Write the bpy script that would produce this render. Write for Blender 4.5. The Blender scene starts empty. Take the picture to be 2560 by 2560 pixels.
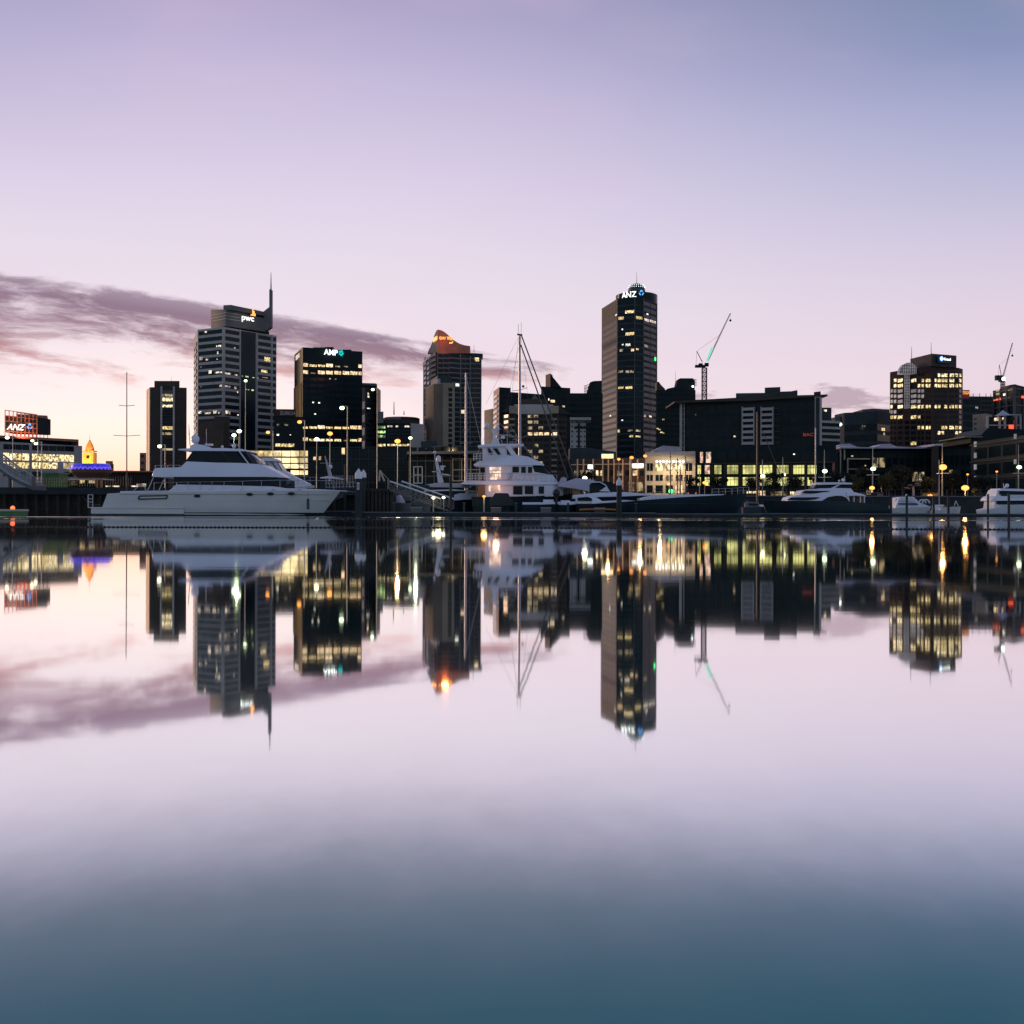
import bpy, math, random
from mathutils import Vector, Matrix
random.seed(7)
S = bpy.context.scene
R = math.radians

# ------------------------------------------------------------------ camera
F = 2900.0; ROLL = 0.0027; HY = 1278.0; CZ = 0.5
cd = bpy.data.cameras.new('camera'); cam = bpy.data.objects.new('camera', cd)
S.collection.objects.link(cam); S.camera = cam
cd.sensor_width = 36; cd.lens = F/2560*36; cd.shift_y = -2/2560
cd.clip_start = 0.1; cd.clip_end = 20000
cam.location = (0, 0, CZ); cam.rotation_euler = (math.pi/2, -ROLL, 0)

def lin(r, g, b):
    f = lambda v: (v/12.92 if v <= .04045 else ((v+.055)/1.055)**2.4)
    return (f(r/255), f(g/255), f(b/255), 1)

# ------------------------------------------------------------------ node helper
class NT:
    def __init__(s, tree): s.t = tree; s.n = tree.nodes; s.l = tree.links
    def node(s, typ, **kw):
        n = s.n.new(typ)
        for k, v in kw.items(): setattr(n, k, v)
        return n
    def put(s, sock, v):
        if hasattr(v, 'is_output') or hasattr(v, 'links'): s.l.new(v, sock)
        else: sock.default_value = v
    def m(s, op, a, b=0.0, c=0.0, clamp=False):
        n = s.node('ShaderNodeMath', operation=op, use_clamp=clamp)
        s.put(n.inputs[0], a); s.put(n.inputs[1], b); s.put(n.inputs[2], c)
        return n.outputs[0]
    def ss(s, v, a, b, t0=0.0, t1=1.0):
        n = s.node('ShaderNodeMapRange', interpolation_type='SMOOTHSTEP')
        s.put(n.inputs[0], v); s.put(n.inputs[1], a); s.put(n.inputs[2], b); s.put(n.inputs[3], t0); s.put(n.inputs[4], t1)
        return n.outputs[0]
    def mix(s, f, a, b, mode='MIX'):
        n = s.node('ShaderNodeMix', data_type='RGBA', blend_type=mode)
        s.put(n.inputs[0], f); s.put(n.inputs[6], a); s.put(n.inputs[7], b)
        return n.outputs[2]
    def ramp(s, f, stops, interp='LINEAR'):
        n = s.node('ShaderNodeValToRGB'); r = n.color_ramp; r.interpolation = interp
        while len(r.elements) < len(stops): r.elements.new(.5)
        for e, (p, c) in zip(r.elements, stops): e.position = p; e.color = c
        s.put(n.inputs[0], f); return n.outputs[0]
    def xyz(s, v):
        n = s.node('ShaderNodeSeparateXYZ'); s.l.new(v, n.inputs[0]); return n.outputs
    def comb(s, x, y, z):
        n = s.node('ShaderNodeCombineXYZ')
        s.put(n.inputs[0], x); s.put(n.inputs[1], y); s.put(n.inputs[2], z); return n.outputs[0]
    def noise(s, vec, scale, detail=4, rough=.55, dist=0.0):
        n = s.node('ShaderNodeTexNoise'); n.inputs['Scale'].default_value = scale
        n.inputs['Detail'].default_value = detail; n.inputs['Roughness'].default_value = rough
        n.inputs['Distortion'].default_value = dist
        s.l.new(vec, n.inputs['Vector']); return n.outputs[0]

# ------------------------------------------------------------------ world: the dusk sky
W_ = bpy.data.worlds.new('World'); S.world = W_; W_.use_nodes = True
W_.node_tree.nodes.clear(); t = NT(W_.node_tree)
tc = t.node('ShaderNodeTexCoord'); X, Y, Z = t.xyz(tc.outputs['Generated'])
yy = t.m('MAXIMUM', Y, .12); u = t.m('DIVIDE', X, yy); v = t.m('DIVIDE', Z, yy)
zc = t.m('MAXIMUM', Z, 0.0)
ztop = .5
def st(lst): return [(p/ztop, lin(*c)) for p, c in lst]
mid = t.ramp(t.m('DIVIDE', zc, ztop), st([(0,(255,238,232)),(.06,(252,234,235)),(.12,(245,230,236)),(.165,(238,225,236)),(.21,(232,220,235)),(.26,(223,211,233)),(.30,(212,201,227)),(.35,(196,186,218)),(.40,(174,166,202)),(.5,(128,130,168))]))
rgt = t.ramp(t.m('DIVIDE', zc, ztop), st([(0,(242,216,216)),(.06,(238,214,221)),(.12,(232,213,226)),(.165,(224,209,226)),(.21,(209,200,223)),(.25,(190,188,217)),(.31,(160,167,204)),(.35,(131,145,186)),(.375,(122,140,176)),(.5,(90,110,145))]))
fr = t.ss(u, -.15, .55)
col = t.mix(fr, mid, rgt)
# slight fall-off of the sky on the far left and soft large tints
col = t.mix(t.m('MULTIPLY', t.m('MULTIPLY', t.ss(u, -.2, -.6), t.ss(Z, .2, .42)), .45), col, lin(150,150,190))
vec = t.comb(u, v, 0.0)
big = t.noise(t.comb(t.m('MULTIPLY', u, 1.6), t.m('MULTIPLY', v, 4.0), 3.3), 1.7, 3)
col = t.mix(t.m('MULTIPLY', t.ss(big, .45, .8), .35), col, lin(226,196,222))
# sunset glow low on the left
g1 = t.m('POWER', t.m('DIVIDE', t.m('ADD', u, .34), .24), 2.0)
g2 = t.m('POWER', t.m('DIVIDE', v, .10), 2.0)
gl = t.m('EXPONENT', t.m('MULTIPLY', t.m('ADD', g1, g2), -1.0))
col = t.mix(t.m('MULTIPLY', gl, .95), col, (1.40, 1.14, 1.00, 1))
g3 = t.m('POWER', t.m('DIVIDE', v, .056), 2.0)
g4 = t.m('EXPONENT', t.m('MULTIPLY', t.m('ADD', t.m('POWER', t.m('DIVIDE', t.m('ADD', u, .335), .15), 2.0), g3), -1.0))
col = t.mix(t.m('MULTIPLY', g4, .95), col, (1.5, .68, .38, 1))
# cloud bank drifting in from the left
d = t.m('ADD', u, .441)
vtop = t.m('SUBTRACT', .204, t.m('MULTIPLY', d, .158))
vbot = t.m('SUBTRACT', .112, t.m('MULTIPLY', d, .010))
thick = t.m('MAXIMUM', t.m('SUBTRACT', vtop, vbot), .012)
tt = t.m('DIVIDE', t.m('SUBTRACT', v, vbot), thick)
wx = t.noise(t.comb(t.m('MULTIPLY', u, 5.0), t.m('MULTIPLY', v, 14.0), 2.0), 1.5, 3)
wu = t.m('ADD', u, t.m('MULTIPLY', t.m('SUBTRACT', wx, .5), .10))
wv = t.m('ADD', t.m('ADD', v, t.m('MULTIPLY', u, .13)), t.m('MULTIPLY', t.m('SUBTRACT', wx, .5), .02))
nz = t.noise(t.comb(t.m('MULTIPLY', wu, 4.0), t.m('MULTIPLY', wv, 26.0), 1.0), 1.5, 8, .62)
nz2 = t.noise(t.comb(t.m('MULTIPLY', wu, 16.0), t.m('MULTIPLY', wv, 60.0), 5.0), 1.4, 6, .65)
edge = t.m('MULTIPLY', t.ss(tt, -.30, .55), t.ss(tt, 1.16, .92))
edge = t.m('MULTIPLY', edge, t.ss(u, .11, .0))
den = t.m('ADD', .5, t.m('MULTIPLY', 1.5, t.m('SUBTRACT', t.m('ADD', t.m('MULTIPLY', nz, .68), t.m('MULTIPLY', nz2, .32)), .5)))
den = t.m('ADD', den, t.m('SUBTRACT', t.m('MULTIPLY', edge, .29), t.m('MULTIPLY', t.ss(u, -.26, -.02), .08)))
cl = t.m('MULTIPLY', t.ss(den, .55, .82), t.ss(edge, .03, .3))
ccol = t.ramp(t.m('ADD', tt, 0.0), [(0, lin(230,174,166)), (.25, lin(198,148,152)), (.5, lin(162,126,140)), (.85, lin(142,116,136)), (1, lin(162,140,160))])
col = t.mix(t.m('MULTIPLY', cl, .95), col, ccol)
# thin wisps to the right over the rooftops
w1 = t.m('EXPONENT', t.m('MULTIPLY', t.m('ADD', t.m('POWER', t.m('DIVIDE', t.m('SUBTRACT', u, .26), .14), 2.0), t.m('POWER', t.m('DIVIDE', t.m('SUBTRACT', v, .098), .013), 2.0)), -1.0))
nz3 = t.noise(t.comb(t.m('MULTIPLY', u, 7.0), t.m('MULTIPLY', v, 30.0), 9.0), 2.2, 5, .55)
cl2 = t.m('MULTIPLY', t.ss(t.m('ADD', nz3, t.m('MULTIPLY', w1, .15)), .60, .72), t.ss(w1, .1, .5))
col = t.mix(t.m('MULTIPLY', cl2, .75), col, lin(176,152,166))
# sky behind the camera: cool blue-mauve
back = t.ramp(zc, [(0, lin(162,172,180)), (.3, lin(160,174,194)), (1, lin(118,142,172))])
col = t.mix(t.ss(Y, .25, -.25), col, back)
zen = t.ss(Z, .5, .8)
col = t.mix(zen, col, lin(118,132,170))
bg = t.node('ShaderNodeBackground'); t.l.new(col, bg.inputs[0]); bg.inputs[1].default_value = 1.0
wo = t.node('ShaderNodeOutputWorld'); t.l.new(bg.outputs[0], wo.inputs[0])

# ------------------------------------------------------------------ the sun has just set: a weak, wide, warm glow from behind on the left
sd = bpy.data.lights.new('sun', 'SUN'); sd.energy = 2.0; sd.angle = R(12); sd.color = (1, .62, .38)
sun = bpy.data.objects.new('sun', sd); S.collection.objects.link(sun)
az, el = R(-52), R(4)
sun.rotation_euler = Vector((math.sin(az)*math.cos(el), math.cos(az)*math.cos(el), math.sin(el))).to_track_quat('Z', 'Y').to_euler()

S.view_settings.view_transform = 'Standard'; S.view_settings.look = 'None'
S.view_settings.exposure = 0; S.view_settings.gamma = 1
S.render.engine = 'CYCLES'; S.cycles.use_denoising = True
S.cycles.max_bounces = 6; S.cycles.glossy_bounces = 4; S.cycles.diffuse_bounces = 2
S.cycles.sample_clamp_indirect = 4.0

# ------------------------------------------------------------------ materials
M = {}
def mat(name, col, rough=.6, metal=0.0, var=.12, scale=.6, spec=.4, bump=0.0):
    if any(k in name for k in ('clad','stone','glass')) and 'boat' not in name: spec = .12
    m = bpy.data.materials.new(name); m.use_nodes = True; t = NT(m.node_tree)
    b = t.n['Principled BSDF']
    geo = t.node('ShaderNodeNewGeometry')
    n = t.noise(geo.outputs['Position'], scale, 5)
    c1 = tuple(x*(1-var) for x in col[:3])+(1,); c2 = tuple(min(1, x*(1+var)) for x in col[:3])+(1,)
    t.l.new(t.mix(t.ss(n, .3, .7), c1, c2), b.inputs['Base Color'])
    b.inputs['Roughness'].default_value = rough; b.inputs['Metallic'].default_value = metal
    b.inputs['Specular IOR Level'].default_value = spec
    if 'glass' in name: bump = .25
    if bump:
        bp = t.node('ShaderNodeBump'); bp.inputs[0].default_value = bump
        t.l.new(t.noise(geo.outputs['Position'], scale*4, 4), bp.inputs['Height']); t.l.new(bp.outputs[0], b.inputs['Normal'])
    M[name] = m; return m
def emis(name, col, st, scale=.9, lo=.14, hi=1.35, a=.38, b_=.60, sample=False):
    """a lit interior seen through a window, a lamp, or sky put into glass panes: uneven light"""
    m = bpy.data.materials.new(name); m.use_nodes = True; t = NT(m.node_tree)
    b = t.n['Principled BSDF']; b.inputs['Base Color'].default_value = (.05, .05, .05, 1); b.inputs['Roughness'].default_value = .3
    geo = t.node('ShaderNodeNewGeometry')
    if scale:
        px, py, pz = t.xyz(geo.outputs['Position'])
        n = t.noise(t.comb(px, py, t.m('MULTIPLY', pz, .8)), scale, 2)
        oi = t.node('ShaderNodeObjectInfo')
        f = t.m('MULTIPLY', t.ss(n, a, b_, lo, hi), t.m('ADD', .65, t.m('MULTIPLY', oi.outputs['Random'], .55)))
        t.l.new(t.m('MULTIPLY', f, st), b.inputs['Emission Strength'])
    else: b.inputs['Emission Strength'].default_value = st
    if scale:
        hue = t.mix(t.m('MULTIPLY', oi.outputs['Random'], .45), col, (1, .90, .70, 1)) if not name.endswith(('green','lime','pane','blue')) else col
        t.put(b.inputs['Emission Color'], hue)
    else: b.inputs['Emission Color'].default_value = col
    try: m.cycles.emission_sampling = 'FRONT' if sample else 'NONE'
    except Exception: pass
    M[name] = m; return m
mat('white_paint', (.58,.61,.66,1), .32, var=.05, scale=.4, spec=.5)
mat('white_super', (.58,.60,.69,1), .30, var=.04, scale=.4, spec=.5)
mat('grey_hull', (.52,.51,.50,1), .35, var=.04, scale=.4)
mat('navy_hull', (.012,.022,.030,1), .22, var=.2, scale=.3)
mat('boot_stripe', (.012,.02,.024,1), .4)
mat('dark_glass', (.006,.014,.018,1), .12, var=.3, scale=.25, spec=.35)
mat('boat_glass', (.006,.012,.015,1), .08, var=.2, spec=.15)
mat('clear_panel', (.55,.56,.62,1), .15)
mat('tower_glass', (.006,.020,.026,1), .16, var=.35, scale=.09, spec=.35)
mat('grey_glass', (.022,.034,.042,1), .2, var=.3, scale=.12)
mat('sunset_glass', (.062,.043,.041,1), .25, var=.25, scale=.09)  # warm sunset reflection on left-facing facets, put into the glass colour
mat('black_clad', (.007,.017,.020,1), .5, var=.25, scale=.2)
mat('dark_clad', (.013,.024,.028,1), .6, var=.25, scale=.2)
mat('slate_clad', (.036,.050,.060,1), .6, var=.2, scale=.2)
mat('grey_stone', (.40,.38,.37,1), .7, var=.12, scale=.15)
mat('mid_stone', (.13,.13,.135,1), .7, var=.12, scale=.15)
mat('light_stone', (.33,.32,.33,1), .7, var=.1, scale=.15)
mat('beige_stone', (.27,.225,.18,1), .7, var=.12, scale=.15)
mat('brown_clad', (.058,.044,.038,1), .65, var=.2, scale=.2)
mat('brown_dark', (.032,.024,.022,1), .65, var=.2, scale=.2)
mat('red_stone', (.055,.032,.028,1), .65, var=.2, scale=.2)
mat('copper_roof', (.30,.13,.09,1), .55, var=.15, scale=.3)
mat('amber_stone', (.42,.26,.10,1), .7, var=.15, scale=.3)
mat('cream_wall', (.46,.38,.30,1), .7, var=.1, scale=.4)
mat('orange_post', (.45,.17,.06,1), .6)
mat('green_box', (.045,.15,.04,1), .5, var=.15)
mat('steel', (.42,.44,.46,1), .35, .6, var=.1)
mat('dark_steel', (.05,.055,.06,1), .5, .3, var=.1)
mat('rust_steel', (.12,.055,.04,1), .6, .2)
mat('mast_alu', (.33,.32,.36,1), .4, .3, var=.15, scale=.7)
mat('mast_dark', (.10,.075,.07,1), .5, .1)
mat('pole_grey', (.30,.31,.30,1), .5, .2)
mat('rope', (.08,.07,.07,1), .8)
mat('wood_dark', (.030,.026,.024,1), .85, var=.3, scale=2)
mat('pile_dark', (.014,.020,.024,1), .7, var=.3, scale=1.5)
mat('pile_cap', (.62,.62,.66,1), .5)
mat('concrete_dark', (.020,.026,.030,1), .85, var=.3, scale=.5)
mat('paving', (.09,.09,.09,1), .85, var=.2, scale=.4)
mat('pontoon_top', (.10,.105,.11,1), .8, var=.2)
mat('teak', (.22,.12,.06,1), .6)
mat('kayak_orange', (.35,.15,.02,1), .5)
mat('canvas_dark', (.02,.025,.03,1), .8)
mat('canvas_pale', (.50,.50,.58,1), .8)
mat('rubber_grey', (.11,.14,.14,1), .7)
mat('bark', (.05,.04,.03,1), .9, var=.3, scale=3)
mat('foliage', (.007,.013,.008,1), .8, var=.5, scale=.6)
mat('foliage_lamplit', (.022,.032,.010,1), .8, var=.4, scale=.6)  # paler copy of the foliage, lamp light on leaves put into the colour
mat('tent', (.36,.35,.43,1), .6)
mat('red_cloth', (.35,.04,.03,1), .6)
mat('black_plastic', (.01,.01,.012,1), .5)
mat('roof_white', (.34,.34,.42,1), .4, var=.06)
mat('boom_black', (.015,.02,.022,1), .7, var=.3, scale=5)
WARM = (1, .62, .25, 1)
emis('lit_yellow', (1, .73, .27, 1), 1.25, 1.5)
emis('lit_lime', (.86, .83, .27, 1), .85, .5, lo=.55)
emis('lit_warm', (1, .66, .30, 1), 1.15, 1.5, lo=.4)
emis('lit_dim', (1, .72, .35, 1), .40, .8, lo=.05)
emis('lit_pale', (1, .80, .62, 1), 1.0, 1.2)
emis('lit_peach', (1, .58, .42, 1), .95, 1.5, lo=.35)
emis('lit_gold', (1, .70, .26, 1), 1.15, .45, lo=.45, hi=1.5)
emis('lit_green', (.62, .95, .33, 1), .9, .5)
emis('lit_white', (1, .97, .85, 1), 1.6, 1.0, lo=.5)
emis('sky_pane', (.60, .57, .62, 1), .42, .3, lo=.6, hi=1.1)  # pale sky in the glass, put in as a glow
emis('sign_white', (.93, 1, .95, 1), 1.9, 0)
emis('sign_blue', (.10, .42, 1, 1), 1.6, 0)
emis('sign_cyan', (.0, .80, .78, 1), 1.0, 0)
emis('sign_orange', (1, .42, .09, 1), 1.1, 0)
emis('sign_amber', (1, .36, .07, 1), 1.9, 0, sample=True)
emis('sign_red', (1, .10, .03, 1), 1.5, 0)
emis('sign_pink', (.8, .08, .08, 1), .25, 0)
emis('sign_teal', (.25, .85, .6, 1), .9, 0)
emis('sign_green', (.05, 1, .25, 1), 2.2, 0)
emis('led_blue', (.04, .02, .80, 1), .9, 2.0, lo=.5)
emis('led_violet', (.25, .2, 1, 1), 1.0, 0)
emis('lamp_white', (1, .93, .62, 1), 5, 0, sample=True)
emis('lamp_green', (.80, 1, .60, 1), 4.5, 0, sample=True)
emis('lamp_amber', (1, .36, .06, 1), 2.6, 0, sample=True)
emis('lamp_small', (1, .34, .06, 1), 2.2, 0, sample=True)
emis('lamp_cool', (.9, 1, .95, 1), 3, 0)
emis('lamp_red', (1, .12, .03, 1), 3, 0)

# ------------------------------------------------------------------ geometry helpers
def P(px, py, D):
    dx = px-1280; dy = HY-py
    return Vector(((dx-ROLL*dy)*D/F, D, CZ+(dy+ROLL*dx)*D/F))
def G(px, D): return Vector(((px-1280)*D/F, D))
def Hh(px, py, D): return P(px, py, D).z

def wloc(o):
    v = Vector((0,0,0))
    while o is not None: v = v+o.location; o = o.parent
    return v
class MB:
    def __init__(s): s.v = []; s.f = []; s.mi = []; s.cur = 0
    def add(s, vs, fs):
        b = len(s.v); s.v += [Vector(p) for p in vs]
        for f in fs: s.f.append([i+b for i in f]); s.mi.append(s.cur)
        return s
    def box(s, x0, x1, y0, y1, z0, z1):
        return s.add([(x,y,z) for z in (z0,z1) for x,y in ((x0,y0),(x1,y0),(x1,y1),(x0,y1))], [(3,2,1,0),(4,5,6,7),(0,1,5,4),(1,2,6,5),(2,3,7,6),(3,0,4,7)])
    def obox(s, c, ang, sx, sy, sz):
        ca, sa = math.cos(ang), math.sin(ang); vs = []
        for z in (-sz/2, sz/2):
            for x, y in ((-sx/2,-sy/2),(sx/2,-sy/2),(sx/2,sy/2),(-sx/2,sy/2)):
                vs.append((c[0]+x*ca-y*sa, c[1]+x*sa+y*ca, c[2]+z))
        return s.add(vs, [(3,2,1,0),(4,5,6,7),(0,1,5,4),(1,2,6,5),(2,3,7,6),(3,0,4,7)])
    def prism(s, pts, z0, z1):
        """vertical prism over a plan polygon; z1 a number or one per point"""
        n = len(pts); zt = z1 if isinstance(z1, (list, tuple)) else [z1]*n
        vs = [(p[0],p[1],z0) for p in pts]+[(p[0],p[1],z) for p,z in zip(pts,zt)]
        return s.add(vs, [tuple(range(n-1,-1,-1)), tuple(range(n,2*n))]+[(i,(i+1)%n,n+(i+1)%n,n+i) for i in range(n)])
    def prof(s, pts, y0, y1):
        """side profile (x,z) extruded in depth"""
        n = len(pts)
        vs = [(p[0],y0,p[1]) for p in pts]+[(p[0],y1,p[1]) for p in pts]
        return s.add(vs, [tuple(range(n)), tuple(range(2*n-1,n-1,-1))]+[((i+1)%n,i,n+i,n+(i+1)%n) for i in range(n)])
    def tube(s, a, b, r, r2=None, n=6):
        a, b = Vector(a), Vector(b); r2 = r if r2 is None else r2
        d = (b-a)
        if d.length < 1e-6: return s
        q = d.to_track_quat('Z','Y'); vs = []
        for p, rr in ((a,r),(b,r2)):
            for i in range(n):
                t = 2*math.pi*i/n; vs.append(p+q@Vector((rr*math.cos(t), rr*math.sin(t), 0)))
        return s.add(vs, [(i,(i+1)%n,n+(i+1)%n,n+i) for i in range(n)]+[tuple(range(n-1,-1,-1)), tuple(range(n,2*n))])
    def path(s, pts, r, n=6):
        for a, b in zip(pts, pts[1:]): s.tube(a, b, r, None, n)
        return s
    def lathe(s, c, prof, n=14):
        """prof: (radius, z) bottom to top around c"""
        vs = []; k = len(prof)
        for r, z in prof:
            for i in range(n):
                t = 2*math.pi*i/n; vs.append((c[0]+r*math.cos(t), c[1]+r*math.sin(t), z))
        fs = [tuple(range(n-1,-1,-1)), tuple(range((k-1)*n, k*n))]
        for j in range(k-1): fs += [(j*n+i, j*n+(i+1)%n, (j+1)*n+(i+1)%n, (j+1)*n+i) for i in range(n)]
        return s.add(vs, fs)
    def ball(s, c, rx, ry=None, rz=None, n=12, m=7):
        ry = ry or rx; rz = rz or rx; vs = []; fs = []
        for j in range(m+1):
            a = math.pi*(j/m)*.998+.003
            for i in range(n):
                t = 2*math.pi*i/n; vs.append((c[0]+rx*math.sin(a)*math.cos(t), c[1]+ry*math.sin(a)*math.sin(t), c[2]-rz*math.cos(a)))
        for j in range(m): fs += [(j*n+i, j*n+(i+1)%n, (j+1)*n+(i+1)%n, (j+1)*n+i) for i in range(n)]
        return s.add(vs, fs+[tuple(range(n-1,-1,-1)), tuple(range(m*n,(m+1)*n))])
    def loft(s, secs):
        """closed sections with the same number of points"""
        n = len(secs[0]); k = len(secs); vs = [p for q in secs for p in q]
        fs = [tuple(range(n-1,-1,-1)), tuple(range((k-1)*n,k*n))]
        for j in range(k-1): fs += [(j*n+i, j*n+(i+1)%n, (j+1)*n+(i+1)%n, (j+1)*n+i) for i in range(n)]
        return s.add(vs, fs)
    def build(s, name, m, parent=None, smooth=35, loc=None):
        me = bpy.data.meshes.new(name)
        base = wloc(parent) if parent else Vector(loc) if loc is not None else Vector((0,0,0))
        me.from_pydata([tuple(p-base) for p in s.v], [], s.f)
        ms = m if isinstance(m, (list, tuple)) else [m]
        for q in ms: me.materials.append(M[q])
        if len(ms) > 1:
            for pl, i in zip(me.polygons, s.mi): pl.material_index = i
        import bmesh
        bm = bmesh.new(); bm.from_mesh(me); bmesh.ops.recalc_face_normals(bm, faces=bm.faces); bm.to_mesh(me); bm.free()
        if smooth:
            me.shade_smooth(); me.set_sharp_from_angle(angle=R(smooth))
        o = bpy.data.objects.new(name, me); S.collection.objects.link(o)
        if parent: o.parent = parent
        elif loc is not None: o.location = loc
        return o

def tag(o, label=None, cat=None, group=None, kind=None):
    if label: o['label'] = label
    if cat: o['category'] = cat
    if group: o['group'] = group
    if kind: o['kind'] = kind
    return o
def thing(name, label, cat, loc=(0,0,0), group=None):
    o = bpy.data.objects.new(name, None); S.collection.objects.link(o); o.location = loc; o.empty_display_size = .5
    return tag(o, label, cat, group)
def copy_tree(o, loc, label=None):
    r = o.copy(); S.collection.objects.link(r); r.location = loc
    if label: r['label'] = label
    for ch in [c for c in bpy.data.objects if c.parent == o]:
        c = ch.copy(); S.collection.objects.link(c); c.parent = r
        for g in [k for k in bpy.data.objects if k.parent == ch]:
            q = g.copy(); S.collection.objects.link(q); q.parent = c
    return r

CUBES = {}
def cube_mesh(m, nm):
    if (m, nm) not in CUBES:
        me = bpy.data.meshes.new(nm)
        b = MB().box(-.5,.5,-.5,.5,-.5,.5); me.from_pydata([tuple(p) for p in b.v], [], b.f); me.materials.append(M[m]); CUBES[(m,nm)] = me
    return CUBES[(m,nm)]
LIT = ('lit_', 'sign_', 'lamp_', 'sky_')

class Bld:
    """a building: plan corners seen from the water, walls, then windows gathered and split"""
    def __init__(s, name, label, pts, top, m, group=None, depth=18, z0=2.6, cat='building', wall='wall', tops=None, back=True):
        # pts: (px, D) left to right; top: (px, py, D) gives the roof height
        s.c = [G(*p) for p in pts]
        s.z0 = z0; s.z1 = Hh(*top)
        s.root = thing(name, label, cat, (s.c[0].x, s.c[0].y, z0), group)
        poly = list(s.c)
        if back:
            far = max(p.y for p in s.c)+depth
            poly += [s.c[-1]*(far/s.c[-1].y), s.c[0]*(far/s.c[0].y)]
        s.poly = poly
        MB().prism(poly, z0, s.z1).build(wall, m, s.root)
        s.w = []
    def nrm(s, a, b):
        d = (b-a); n = Vector((d.y, -d.x)).normalized()
        if n.dot(-(a+b)/2) < 0: n = -n
        return n
    def rect(s, a, b, u0, u1, z0, z1, m, name='window', proud=.06, th=.16):
        """rectangle on the wall from a to b (plan), u in 0..1"""
        n = s.nrm(a, b); d = b-a
        p = a+d*((u0+u1)/2)+n*(proud-th/2+.001*random.random())
        s.w.append(((p.x, p.y, (z0+z1)/2), math.atan2(d.y, d.x), ((u1-u0)*d.length, th, z1-z0), m, name))
    def grid(s, i, nf, nc, z0=None, z1=None, fw=.72, fh=.6, m='dark_glass', lit=None, prob=0.0, lm=('lit_yellow',), u0=0.0, u1=1.0, name='window', skip=None, proud=.06):
        a, b = s.c[i], s.c[i+1]; z1 = s.z1 if z1 is None else z1; z0 = s.z0 if z0 is None else z0
        hp = (z1-z0)/nf; wp = (u1-u0)/nc
        for j in range(nf):
            for k in range(nc):
                if skip and skip(j, k): continue
                mm = m
                if lit and ((j,k) in lit or (j,-1) in lit):
                    mm = lit.get((j,k), lit.get((j,-1)))
                    if isinstance(mm, (tuple, list)): mm = random.choice(mm)
                elif prob and random.random() < prob: mm = random.choice(lm)
                if mm is None: continue
                zc = z1-(j+.5)*hp; uc = u0+(k+.5)*wp
                f2, g2 = fw, fh
                if mm == 'lit_dim': f2 = fw*random.uniform(.5, 1); g2 = fh*random.uniform(.4, .9)
                s.rect(a, b, uc-wp*f2/2, uc+wp*f2/2, zc-hp*g2/2, zc+hp*g2/2, mm, name, proud)
    def px_rect(s, x0, x1, y0, y1, m, i=0, name='window', proud=.07, th=.16):
        """place a rectangle on wall i so that it covers the given photo pixels"""
        a, b = s.c[i], s.c[i+1]
        def hit(px):
            k = (px-1280)/F          # x = k*y on the ray; a + t(b-a)
            d = b-a; den = d.x-k*d.y
            return (k*a.y-a.x)/den
        t0, t1 = hit(x0), hit(x1); tm = (t0+t1)/2; D = a.y+(b.y-a.y)*tm
        s.rect(a, b, t0, t1, Hh((x0+x1)/2, y1, D), Hh((x0+x1)/2, y0, D), m, name, proud, th)
    def box_px(s, name, x0, x1, y0, y1, D, dep, m):
        p = P(x0, y1, D); q = P(x1, y0, D)
        return MB().box(p.x, q.x, D, D+dep, p.z, q.z).build(name, m, s.root)
    def finish(s, cap=95):
        base = wloc(s.root)
        byname = {}
        for w in s.w: byname.setdefault(w[4], []).append(w)
        for nm, ws in byname.items():
            ws.sort(key=lambda w: (0 if w[3].startswith(LIT) else 1, -w[2][0]*w[2][2]))
            for (c, ang, sz, m, _) in ws[:cap]:
                o = bpy.data.objects.new(nm, cube_mesh(m, nm)); S.collection.objects.link(o); o.parent = s.root
                o.location = Vector(c)-base; o.rotation_euler = (0,0,ang); o.scale = sz
            rest = ws[cap:]
            if rest:
                mats = sorted(set(w[3] for w in rest)); mb = MB()
                for (c, ang, sz, m, _) in rest: mb.cur = mats.index(m); mb.obox(c, ang, *sz)
                tag(mb.build(nm, mats, s.root, smooth=0), kind='stuff')
        return s

def text_mesh(txt):
    cu = bpy.data.curves.new('t', 'FONT'); cu.body = txt; cu.extrude = .04; cu.offset = .012
    o = bpy.data.objects.new('t', cu); S.collection.objects.link(o)
    bpy.context.view_layer.update()
    me = bpy.data.meshes.new_from_object(o.evaluated_get(bpy.context.evaluated_depsgraph_get()))
    bpy.data.objects.remove(o); return me
def sign_text(txt, a, b, z0, z1, m, parent, name='lettering', proud=.3, slant=0.0, th=.2):
    """lettering between plan points a and b, fitted to z0..z1"""
    me = text_mesh(txt); vs = [v.co.copy() for v in me.vertices]
    x0 = min(v.x for v in vs); x1 = max(v.x for v in vs); y0 = min(v.y for v in vs); y1 = max(v.y for v in vs); zz = max(abs(v.z) for v in vs)
    d = b-a; n = Vector((d.y,-d.x)).normalized()
    if n.dot(-(a+b)/2) < 0: n = -n
    base = wloc(parent)
    for v in me.vertices:
        uu = (v.co.x-x0)/(x1-x0); q = (v.co.y-y0)/(y1-y0)
        uu = uu+slant*(q-.5)
        p = a+d*uu+n*(proud+(v.co.z/zz)*th/2)
        v.co = Vector((p.x, p.y, z0+(z1-z0)*q))-base
    me.materials.clear(); me.materials.append(M[m]); me.name = name
    o = bpy.data.objects.new(name, me); S.collection.objects.link(o); o.parent = parent
    return o
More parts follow.
